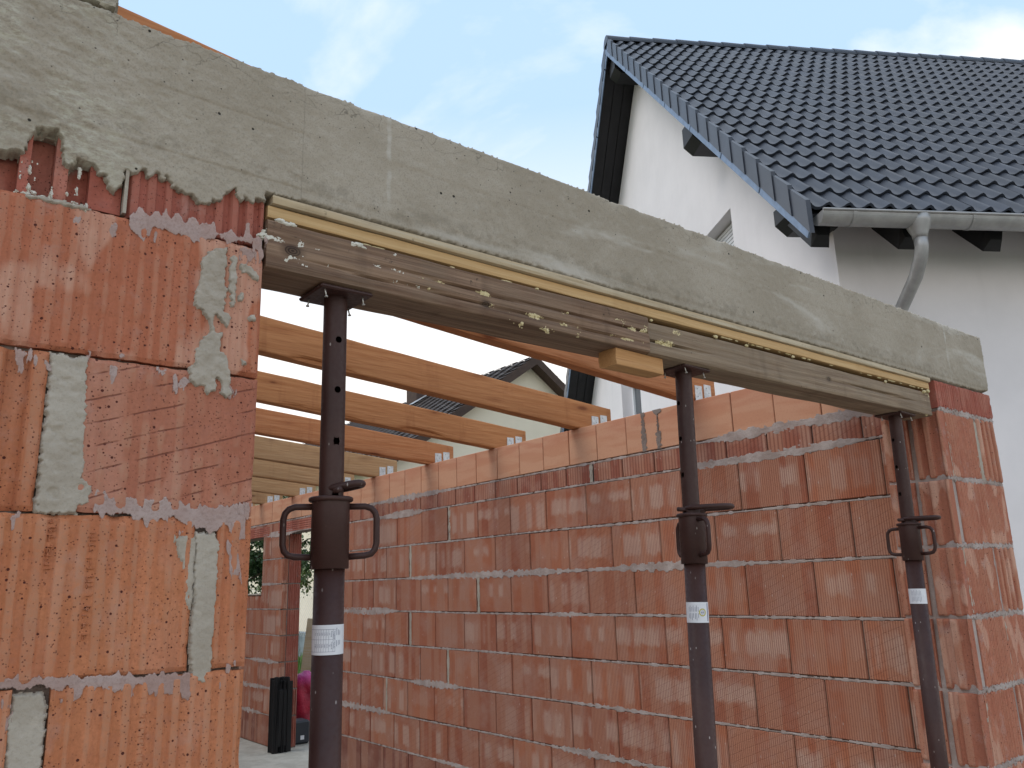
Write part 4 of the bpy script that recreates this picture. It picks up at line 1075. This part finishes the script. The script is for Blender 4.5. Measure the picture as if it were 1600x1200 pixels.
for i, y in enumerate(JY):
    xl = -.30; sl = .087; zl = 2.4635 + sl * (SX - xl)
    t = thing('roof_joist', JL[i], 'joist', (1.7, y, 2.47), group='joists resting on the side walls')
    zb = zl
    obj('timber', timber(xl, JE[i], y, y + .08, zb, zb + .176, 31 + i * 7, wane=.022 if i in (2, 3, 4) else .008, res=.02, drop=sl), JM[i], t, M=Matrix.Translation((xl, y, zb)))
    for q, (xa, xb, hh) in enumerate(((JE[i] - .178, JE[i] - .118, .088), (JE[i] - .100, JE[i] - .040, .102))):
        mb = MB(); zc = 2.4625
        mb.box(xa, xb, y - .0035, y - .0008, zc, zc + hh)
        mb.box(xa, xb, y - .055, y - .0035, zc, zc + .0028)
        br = obj('angle_bracket', mb, M_GALV, t)
        mb = MB()
        for (u, w) in ((.35, .30), (.66, .55), (.36, .80)):
            cx, cz = xa + (xb - xa) * u, zc + hh * w
            mb.add([(cx + .0026 * math.cos(s), y - .0039, cz + .0026 * math.sin(s)) for s in np.linspace(0, 2 * math.pi, 9)[:-1]], [tuple(range(8))[::-1]])
        obj('nail_hole', mb, M_DARK, br)

# ------------------------------------------------------------------ neighbour's house with the dark tiled roof
HO = (5.294, 3.006, 0); HR = R_(-31.2522)
nh = thing('white_house', 'white rendered house with steep anthracite tiled roof at upper right', 'house', HO, HR)
EB, EZ, AB, AZ = -.084, 4.178, 4.919, 9.359
SLEN = math.hypot(AB - EB, AZ - EZ); SA = math.atan2(AZ - EZ, AB - EB)
GA, GB0, GB1, HL = .475, .385, 9.453, 11.0
def roofz(b): return EZ + (min(b, 2 * AB - b) - EB) * math.tan(SA)
def hobj(name, mb, mat, parent=None, smooth=False, M=None): return obj(name, mb, mat, parent or nh, smooth, True, M)
MS = Matrix.Translation((0, EB, EZ)) @ Matrix.Rotation(SA, 4, 'X')          # near slope: x along eave, y up the slope, z outward
MF = Matrix.Translation((0, 2 * AB - EB, EZ)) @ Matrix.Rotation(math.pi, 4, 'Z') @ Matrix.Rotation(SA, 4, 'X')
WIN = [(2.27, 3.50, 4.00, 5.365), (6.00, 7.05, 3.20, 5.365)]
mb = MB(); cuts = sorted({GB0, GB1, AB} | {w[0] for w in WIN} | {w[1] for w in WIN})
def prism(b0, b1, z0a, z0b, z1a, z1b):
    a0, a1_ = GA, GA + .32
    mb.add([(a0, b0, z0a), (a0, b1, z0b), (a0, b1, z1b), (a0, b0, z1a), (a1_, b0, z0a), (a1_, b1, z0b), (a1_, b1, z1b), (a1_, b0, z1a)],
           [(0, 3, 2, 1), (4, 5, 6, 7), (0, 1, 5, 4), (2, 3, 7, 6), (1, 2, 6, 5), (3, 0, 4, 7)])
UG = .20
for b0, b1 in zip(cuts[:-1], cuts[1:]):
    za, zb = roofz(b0) - UG, roofz(b1) - UG
    w = [q for q in WIN if abs(q[0] - b0) < 1e-6]
    if w: prism(b0, b1, 0, 0, w[0][2], w[0][2]); prism(b0, b1, w[0][3], w[0][3], za, zb)
    else: prism(b0, b1, 0, 0, za, zb)
hobj('gable_wall', mb, M_RENDER)
mb = MB(); mb.box(GA + .002, HL, GB0 + .001, GB0 + .32, 0, roofz(GB0) - UG - .02); mb.box(GA + .002, HL, GB1 - .32, GB1 - .001, 0, roofz(GB1) - UG - .02)
hobj('eaves_wall', mb, M_RENDER)
for (b0, b1, z0, z1) in WIN:
    mb = MB(); ax = GA + .17
    for (p, q, r, s) in ((b0, b0 + .07, z0, z1), (b1 - .07, b1, z0, z1), (b0, b1, z0, z0 + .07), (b0, b1, z1 - .07, z1), ((b0 + b1) / 2 - .045, (b0 + b1) / 2 + .045, z0, z1)):
        mb.box(ax, ax + .06, p, q, r, s)
    wf = hobj('window', mb, M_PVC)
    mb = MB(); mb.box(ax + .03, ax + .04, b0 + .06, b1 - .06, z0 + .06, z1 - .06); hobj('pane', mb, M_GLASS, wf)
    mb = MB()
    for n in range(18):
        zz = z1 - .02 - n * .045
        mb.cbox(ax - .03, ax - .015, b0 + .03, b1 - .03, zz - .042, zz - .003, .003)
    hobj('roller_shutter', mb, M_SHUT, wf)
    mb = MB(); mb.cbox(GA - .05, GA + .17, b0 - .02, b1 + .02, z0 - .03, z0 + .004, .006); hobj('sill', mb, M_ZINC, wf)
# roof decks and the dark boards under the overhangs
for nm, M in (('roof_deck', MS), ('roof_deck', MF)):
    mb = MB()
    if M is MS: mb.box(.004, HL + .4, -.02, SLEN, -.10, -.03)
    else: mb.box(-HL - .4, -.004, -.02, SLEN, -.10, -.03)
    hobj(nm, mb, M_BLACK, M=M)
    for n in range(3):
        mb = MB(); xx = (.012 + n * .155, .012 + n * .155 + .150) if M is MS else (-.012 - n * .155 - .150, -.012 - n * .155)
        mb.cbox(xx[0], xx[1], .02, SLEN - .05, -.125, -.1005, .004); hobj('soffit_board', mb, M_BLACK, M=M)
# near slope: tiles
NR = 21; GAU = SLEN / NR
def tile_mesh(w=.330, waves=2, n=16):
    L = .41; xs = np.linspace(0, w, n + 1)
    def wv(x): return .0215 * np.cos(2 * math.pi * (x / .165)) + .004 * np.cos(4 * math.pi * (x / .165))
    P = np.array([[[x, s, wv(x) + .046 - .034 * s / L] for s in (0, L)] for x in xs])
    mb = MB(); mb.grid(P)
    fr = np.array([[[x, .003, wv(x) + .046 - k] for k in (.024, 0)] for x in xs]); fr[:, 1, 1] = 0
    mb.grid(fr)
    return mb
tm = tile_mesh().mesh('tile', True); tm.materials.append(M_TILE)
cells = []
for r in range(NR):
    for c in range(int((HL + .4 - .02) / .33)):
        cells.append((r, c, .004 + c * .33, r * GAU))
cells.sort(key=lambda q: q[2] - q[3] * .72)       # those nearest the frame first
rest = MB(); src = tile_mesh()
for n, (r, c, x, s) in enumerate(cells):
    if n < 290:
        obj('roof_tile', tm, None, nh, local=True, M=MS @ Matrix.Translation((x, s, rr.uniform(-.0015, .0015))))
    else:
        rest.add([(p[0] + x, p[1] + s, p[2]) for p in src.v], src.f)
stuff(hobj('roof_tile_field', rest, M_TILE, smooth=True, M=MS))
far = MB()
for r in range(NR):
    P = np.array([[[-HL - .4 + x * (HL + .4), r * GAU + s, .040 - .034 * s / .41] for s in (0, .41)] for x in (0, 1)]); far.grid(P)
    far.grid(np.array([[[-HL - .4 + x * (HL + .4), r * GAU, k] for k in (.016, .040)] for x in (0, 1)]))
stuff(hobj('roof_tile_field', far, M_TILE, M=MF))
def flap(sg):
    mb = MB(); o, i_ = -.026, -.016; pl = math.tan(SA)         # ends cut plumb
    q = lambda s, n: (s + pl * (n - .074), n)
    vs = [(o,) + q(0, -.112), (.012,) + q(0, -.112), (.012,) + q(0, .076), (o,) + q(0, .074), (i_,) + q(.332, -.104), (.012,) + q(.332, -.104), (.012,) + q(.332, .062), (i_,) + q(.332, .060)]
    mb.add([(sg * a, b, c) for a, b, c in vs], [(0, 1, 2, 3), (7, 6, 5, 4), (0, 4, 5, 1), (1, 5, 6, 2), (2, 6, 7, 3), (3, 7, 4, 0)] if sg > 0 else [(3, 2, 1, 0), (4, 5, 6, 7), (1, 5, 4, 0), (2, 6, 5, 1), (3, 7, 6, 2), (0, 4, 7, 3)])
    return mb
vm = flap(1)
vme = vm.mesh('verge_tile'); vme.materials.append(M_TILE)
vf = flap(-1); vfe = vf.mesh('verge_tile'); vfe.materials.append(M_TILE)
tl = Matrix.Rotation(R_(-1.5), 4, 'X')
for r in range(NR):
    obj('verge_tile', vme, None, nh, local=True, M=MS @ Matrix.Translation((0, r * GAU - .004, .004)) @ tl)
    obj('verge_tile', vfe, None, nh, local=True, M=MF @ Matrix.Translation((0, r * GAU - .004, .004)) @ tl)
for M, sg in ((MS, 1), (MF, -1)):
    mb = MB()
    y = -.16
    while y < SLEN - .1:
        x0_, x1_ = (-.014, .002) if sg > 0 else (-.002, .014)
        mb.cbox(x0_, x1_, y, min(y + .98, SLEN - .02), -.162, -.100, .002); y += 1.0
    hobj('verge_trim', mb, M_VERGE, M=M)
for n in range(int((HL + .3) / .36)):
    mb = MB(); x = n * .36 - .02
    th = np.linspace(-.15, math.pi + .15, 12)
    P = np.array([[[x + u * .41, AB + .125 * math.cos(a) * (1 - .06 * u), AZ - .035 + .115 * math.sin(a) * (1 - .06 * u) + .010 * (1 - u)] for u in (0, 1)] for a in th])
    mb.grid(P)
    mb.add([tuple(p) for p in P[:, 0].tolist()], [tuple(range(12))])
    hobj('ridge_tile', mb, M_TILE, smooth=False)
# purlin heads on the gable, rafter tails under the eaves
for b in (.42, 2.24, 2 * AB - 2.24, 2 * AB - .42, AB):
    zt = roofz(b) - .195 if b != AB else AZ - .25
    mb = MB(); h, w = (.27, .105) if b in (.42, 2 * AB - .42) else (.36, .14)
    pr_ = [(b - w, zt - h), (b + w, zt - h), (b + w, zt), (b - w, zt)]
    vs = [(GA + .01, p, q) for p, q in pr_] + [(.15, p, q) for p, q in pr_] + [(.055, b - w, zt - h + .09), (.055, b + w, zt - h + .09), (.055, b + w, zt - .05), (.055, b - w, zt - .05)]
    mb.add(vs, [(0, 1, 2, 3), (0, 4, 5, 1), (1, 5, 6, 2), (2, 6, 7, 3), (3, 7, 4, 0), (4, 8, 9, 5), (5, 9, 10, 6), (6, 10, 11, 7), (7, 11, 8, 4), (8, 11, 10, 9)])
    hobj('purlin', mb, M_BLACK)
a = .10
while a < 6.5:
    mb = MB(); z1 = roofz(.02) - .16; z2 = roofz(GB0 + .05) - .16; wd = .15
    sec = [(.02, z1 - .10), (.09, z1 - .17), (GB0 + .05, z2 - .24), (GB0 + .05, z2), (.02, z1)]
    mb.add([(a + (.025 if i in (0,) else 0), b, z) for i, (b, z) in enumerate(sec)] + [(a + wd - (.025 if i in (0,) else 0), b, z) for i, (b, z) in enumerate(sec)],
           [(0, 1, 2, 3, 4), (9, 8, 7, 6, 5), (0, 5, 6, 1), (1, 6, 7, 2), (4, 9, 5, 0), (3, 8, 9, 4), (2, 7, 8, 3)])
    hobj('rafter_tail', mb, M_BLACK); a += .72
# gutter, its brackets and the downpipe
GBc, GZc, GR = EB - .048, EZ - .058, .084
def gutter(x0, x1, R0, name, mat):
    mb = MB(); th = np.linspace(math.pi, 2 * math.pi, 18)
    mb.grid(np.array([[[x, GBc + R0 * math.cos(a), GZc + R0 * math.sin(a)] for x in (x0, x1)] for a in th]))
    mb.grid(np.array([[[x, GBc + (R0 - .003) * math.cos(a), GZc + (R0 - .003) * math.sin(a)] for x in (x1, x0)] for a in th]))
    return mb
mb = gutter(.06, HL + .3, GR, 'gutter', M_ZINC)
mb.tube([(.06, GBc - GR - .004, GZc + .004), (HL + .3, GBc - GR - .004, GZc + .004)], .010, 10)
mb.add([(.06, GBc + GR * math.cos(q), GZc + GR * math.sin(q)) for q in np.linspace(math.pi, 2 * math.pi, 18)], [tuple(range(18))])
gt = hobj('gutter', mb, M_ZINC, smooth=False)
for x in (.30, 1.26, 2.22, 3.18, 4.14):
    hobj('gutter_strap', gutter(x, x + .028, GR + .004, '', M_ZINC), M_ZINC, gt)
DX = .86
mb = MB()
mb.tube([(DX, GBc, GZc - .005), (DX, GBc, GZc - .05), (DX, GBc, GZc - .10), (DX, GBc, GZc - .145), (DX, GBc, GZc - .17)], [.098, .092, .075, .056, .053], 24)
mb.tube([(DX, GBc, GZc - .15), (DX, GBc, GZc - .24), (DX, GBc + .03, GZc - .31), (DX, GBc + .12, GZc - .43), (DX, GB0 - .10, GZc - .66), (DX, GB0 - .075, GZc - .73), (DX, GB0 - .07, GZc - .85), (DX, GB0 - .07, .1)], .050, 24)
hobj('downpipe', mb, M_ZINC, smooth=True)

# ------------------------------------------------------------------ cream house farther off
CX, CY, CZ, CS, CH, CL = 15.195, 18.0, 8.087, .68, 4.8, 14.0
ch = thing('cream_house', 'distant cream gabled house with brown tiled roof behind the joists', 'house', (CX, CY, 0))
def cobj(name, mb, mat, parent=None): return obj(name, mb, mat, parent or ch, False, True)
mb = MB(); ez = CZ - CS * CH - .15
mb.add([(-CH, 0, 0), (CH, 0, 0), (CH, 0, ez), (0, 0, CZ - .15), (-CH, 0, ez), (-CH, CL, 0), (CH, CL, 0), (CH, CL, ez), (0, CL, CZ - .15), (-CH, CL, ez)],
       [(0, 1, 2, 3, 4), (9, 8, 7, 6, 5), (0, 4, 9, 5), (1, 6, 7, 2)])
cobj('wall', mb, M_CREAM)
for sg in (-1, 1):
    mb = MB(); n = 20; wdt = CH + .45
    for i in range(n):
        u0, u1 = i / n, (i + 1) / n + .25 / n
        zA, zB = CZ - CS * wdt * u0, CZ - CS * wdt * min(u1, 1.0)
        xs = [(-.35 + k * .30) for k in range(int((CL + .7) / .30) + 1)]
        for k, y in enumerate(xs[:-1]):
            b = .035 * (k % 2)
            mb.add([(sg * wdt * u0, y, zA + .01 + b), (sg * wdt * u0, y + .30, zA + .01 + b), (sg * wdt * min(u1, 1), y + .30, zB + .06 + b), (sg * wdt * min(u1, 1), y, zB + .06 + b)], [(0, 1, 2, 3)])
    mb.add([(0, -.35, CZ - .02), (0, CL + .3, CZ - .02), (sg * wdt, CL + .3, CZ - CS * wdt - .02), (sg * wdt, -.35, CZ - CS * wdt - .02)], [(0, 1, 2, 3)])
    rf = cobj('roof', mb, M_TILEB)
    if sg < 0:
        mb = MB(); mb.box(-.65, 0.0, 5.35, 6.0, CZ - .9, 8.72); cobj('chimney', mb, M_BROWN, rf)
        mb = MB(); mb.add([(-.95, 5.1, CZ - CS * .95 + .12), (.1, 5.1, CZ + .14), (.1, 5.36, CZ + .16), (-.95, 5.36, CZ - CS * .95 + .14)], [(0, 1, 2, 3)]); cobj('flashing', mb, M_GALV, rf)
    mb = MB()
    mb.add([(0, -.38, CZ + .02), (sg * wdt, -.38, CZ - CS * wdt + .02), (sg * wdt, -.38, CZ - CS * wdt - .25), (0, -.38, CZ - .25), (0, -.02, CZ + .02), (sg * wdt, -.02, CZ - CS * wdt + .02), (sg * wdt, -.02, CZ - CS * wdt - .25), (0, -.02, CZ - .25)],
           [(0, 1, 2, 3), (3, 2, 6, 7), (0, 4, 5, 1), (1, 5, 6, 2)])
    cobj('verge_board', mb, M_BROWN)
mb = MB(); mb.box(-CH - .03, -CH + .02, 1.9, 3.0, 3.6, 4.55); wf = cobj('window', mb, M_PVC)
mb = MB(); mb.box(-CH - .045, -CH - .032, 2.0, 2.9, 3.7, 4.45); cobj('pane', mb, M_GLASS, wf)

# ------------------------------------------------------------------ things seen through the doorway
# bundle of black strips
t = thing('black_bundle', 'upright bundle of black plastic strips standing in the doorway', 'bundle', (3.45, 8.05, 0))
mb = MB()
for n in range(80):
    a = rr.uniform(-.085, .065); b = rr.uniform(-.06, .05); w = rr.uniform(.012, .028); h = .66 + rr.uniform(-.05, .035)
    M = Matrix.Translation((3.455 + a, 8.05 + b, 0)) @ Matrix.Rotation(rr.uniform(0, 3), 4, 'Z') @ Matrix.Rotation(rr.uniform(-.03, .03), 4, 'X')
    mb = MB(); mb.cbox(-w, w, -.004, .004, .002, h, .001, M); obj('strip', mb, mat_plain('black_plastic', (.006, .006, .007), .55) if n == 0 else bpy.data.materials['black_plastic'], t)
mb = MB(); mb.cbox(3.375, 3.525, 7.985, 8.115, .03, .60, .03); obj('wrapper', mb, bpy.data.materials['black_plastic'], t)
# dark box
t = thing('plastic_box', 'low dark grey box with a small white sticker on the slab', 'box', (3.76, 8.35, 0))
mb = MB(); mb.cbox(3.66, 3.86, 8.25, 8.45, .002, .225, .018); obj('body', mb, mat_plain('grey_plastic', (.03, .036, .045), .5), t)
mb = MB(); mb.box(3.755, 3.795, 8.2475, 8.249, .045, .085); obj('sticker', mb, M_PAPER, t)
# red sack
def mat_sack():
    t = NT('red_sack'); v = t.coord()
    c = t.mix(t.ramp(t.noise(v, 7.0, 5, .6), .35, .65), (.50, .015, .05), (.32, .010, .035))
    sp = t.n('SeparateXYZ', {0: v})
    c = t.mix(t.ramp(sp.outputs['Z'], .48, .62), c, (.50, .04, .24))
    return t.done(c, .4, t.bump(t.noise(v, 40.0, 5, .65), .7, .012), spec=.5)
n = 40; th = np.linspace(0, 2 * math.pi, 61); zz = np.linspace(0, 1, n)
T, Zz = np.meshgrid(th, zz, indexing='ij')
rad = .20 * np.clip(np.sin(np.clip(Zz, .02, 1) * math.pi * .93 + .16), .02, 1) ** .38 * (1 + .10 * fbm(np.cos(T) * 1.5, np.sin(T) * 1.5, Zz * 5, 4) + .05 * np.sin(T * 7 + Zz * 9))
rad *= np.where(Zz > .97, .5, 1)
P = np.stack([4.08 + rad * np.cos(T), 8.86 + rad * np.sin(T), -.055 + Zz * .70], -1)
mb = MB(); mb.grid(P); mb.f.append(tuple(i * n + n - 1 for i in range(60)))
o = obj('plastic_sack', mb, mat_sack(), smooth=True); tag(o, 'shiny red and pink plastic sack outside the doorway', 'sack')
mb = timber(0, .115, 0, .025, 0, 1.25, 77, res=.03)
o = obj('leaning_board', mb, M_LATHG, M=Matrix.Translation((4.25, 9.55, -.06)) @ Matrix.Rotation(R_(-25), 4, 'Z') @ Matrix.Rotation(R_(6), 4, 'Y')); tag(o, 'pale wooden board leaning behind the red sack', 'board')

# chain-link fence with posts, low grey wall, white wall behind
t = thing('chainlink_fence', 'wire mesh fence in the garden beyond the doorway', 'fence', (8.6, 18.0, 0))
mb = MB(); FXX = 8.6; y = 12.0; d = .055
lo, hi = .42, 1.55
def wire(y0, z0, y1, z1): mb.tube([(FXX, y0, z0), (FXX, y1, z1)], .0022, 4, caps=False)
yy = 15.0
while yy < 23.0:
    wire(yy, lo, yy + (hi - lo), hi); wire(yy + (hi - lo), lo, yy, hi); yy += d * 2
obj('mesh', mb, M_GALV, t)
for y in (14.5, 17.0, 19.5, 22.0, 24.5):
    mb = MB(); mb.tube([(FXX, y, -.06), (FXX, y, 1.62)], .02, 10); obj('post', mb, M_ZINC, t)
mb = MB(); mb.tube([(FXX, 14.5, 1.56), (FXX, 24.5, 1.56)], .006, 6); obj('rail', mb, M_ZINC, t)
mb = MB(); mb.cbox(8.75, 8.95, 13.0, 27.0, -.06, .50, .01)
for q in range(7): pass
o = obj('low_wall', mb, mat_plain('grey_blue_wall', (.20, .24, .26), .85, 0, .3, 3)); tag(o, 'low grey-blue garden wall behind the wire fence', 'wall')
mb = MB(); mb.cbox(11.0, 11.3, 14.0, 30.0, -.06, 2.3, .02)
o = obj('garden_wall', mb, M_RENDER); tag(o, 'plain white wall glimpsed beyond the fence through the doorway', 'wall')

# trees and grass
def mat_leaf(name, c):
    t = NT(name)
    n1 = t.noise(t.coord(), 3.0, 3); r = t.n('TexCoord')
    col = t.mix(t.ramp(n1, .3, .7), tuple(a * .65 for a in c), tuple(a * 1.35 for a in c))
    return t.done(col, .5, None, spec=.4)
M_LEAF = mat_leaf('leaf', (.045, .085, .028)); M_LEAF2 = mat_leaf('leaf_light', (.11, .15, .04)); M_BARK = mat_plain('bark', (.10, .075, .05), .9, 0, .3, 12, .5, .01, 60)
def tree(label, x, y, h, rad, zlo, n, seed, mat):
    q = np.random.RandomState(seed)
    t = thing('garden_tree', label, 'tree', (x, y, -.06), group='trees beyond the side wall')
    mb = MB(); tips = []
    mb.tube([(x, y, -.06), (x + .04, y, h * .3), (x - .03, y + .05, h * .6), (x, y, h * .9)], [.07, .055, .035, .01], 8)
    for k in range(22):
        z = q.uniform(zlo, h * .9); an = q.uniform(0, 6.28); L = rad * q.uniform(.5, 1.0) * math.sqrt(max(.15, 1 - ((z - (zlo + h) / 2) / (.55 * (h - zlo))) ** 2 * .9))
        e = (x + L * math.cos(an), y + L * math.sin(an), z + q.uniform(-.25, .25))
        mid = (x + .5 * L * math.cos(an), y + .5 * L * math.sin(an), z + .12)
        mb.tube([(x, y, z - .15), mid, e], [.02, .012, .004], 6)
        for s in (.35, .55, .75, .9, 1.0): tips.append((x + s * L * math.cos(an), y + s * L * math.sin(an), z - .15 + s * (e[2] - z + .15)))
    obj('trunk', mb, M_BARK, t)
    V = []; F = []
    for k in range(n):
        c = tips[q.randint(len(tips))]; p = np.array(c) + q.normal(0, .10, 3)
        a, b = q.normal(0, 1, 3), q.normal(0, 1, 3); a[2] -= .6
        a /= np.linalg.norm(a); b -= a * (a @ b); b /= np.linalg.norm(b)
        l, w = q.uniform(.05, .10), q.uniform(.018, .032)
        o = len(V); V += [tuple(p), tuple(p + a * l * .5 + b * w), tuple(p + a * l), tuple(p + a * l * .5 - b * w)]; F.append((o, o + 1, o + 2, o + 3))
    mb = MB(); mb.v = V; mb.f = F; obj('crown', mb, mat, t)
tree('leafy green tree filling the far window opening', 5.55, 14.6, 3.25, .95, 1.0, 9000, 4, M_LEAF)
tree('loose hanging tree seen through the top of the doorway', 6.35, 14.9, 3.45, 1.05, 1.50, 5000, 9, M_LEAF)
tree('pale green bushy tree behind the doorway, farther off', 7.2, 17.0, 2.9, .8, 1.55, 3000, 14, M_LEAF2)
V = []; F = []
for k in range(9000):
    x, y = rr.uniform(4.3, 8.5), rr.uniform(9.5, 19.5)
    a = rr.uniform(0, 6.28); h = rr.uniform(.08, .28); w = .006
    o = len(V); V += [(x - w * math.cos(a), y - w * math.sin(a), -.06), (x + w * math.cos(a), y + w * math.sin(a), -.06), (x + h * .35 * math.cos(a * 3), y + h * .35 * math.sin(a * 3), h - .06)]; F.append((o, o + 1, o + 2))
mb = MB(); mb.v = V; mb.f = F
o = stuff(obj('grass', mb, mat_leaf('grass_blade', (.10, .20, .035)))); o['label'] = 'green grass of the garden beyond the doorway'; o['category'] = 'grass'
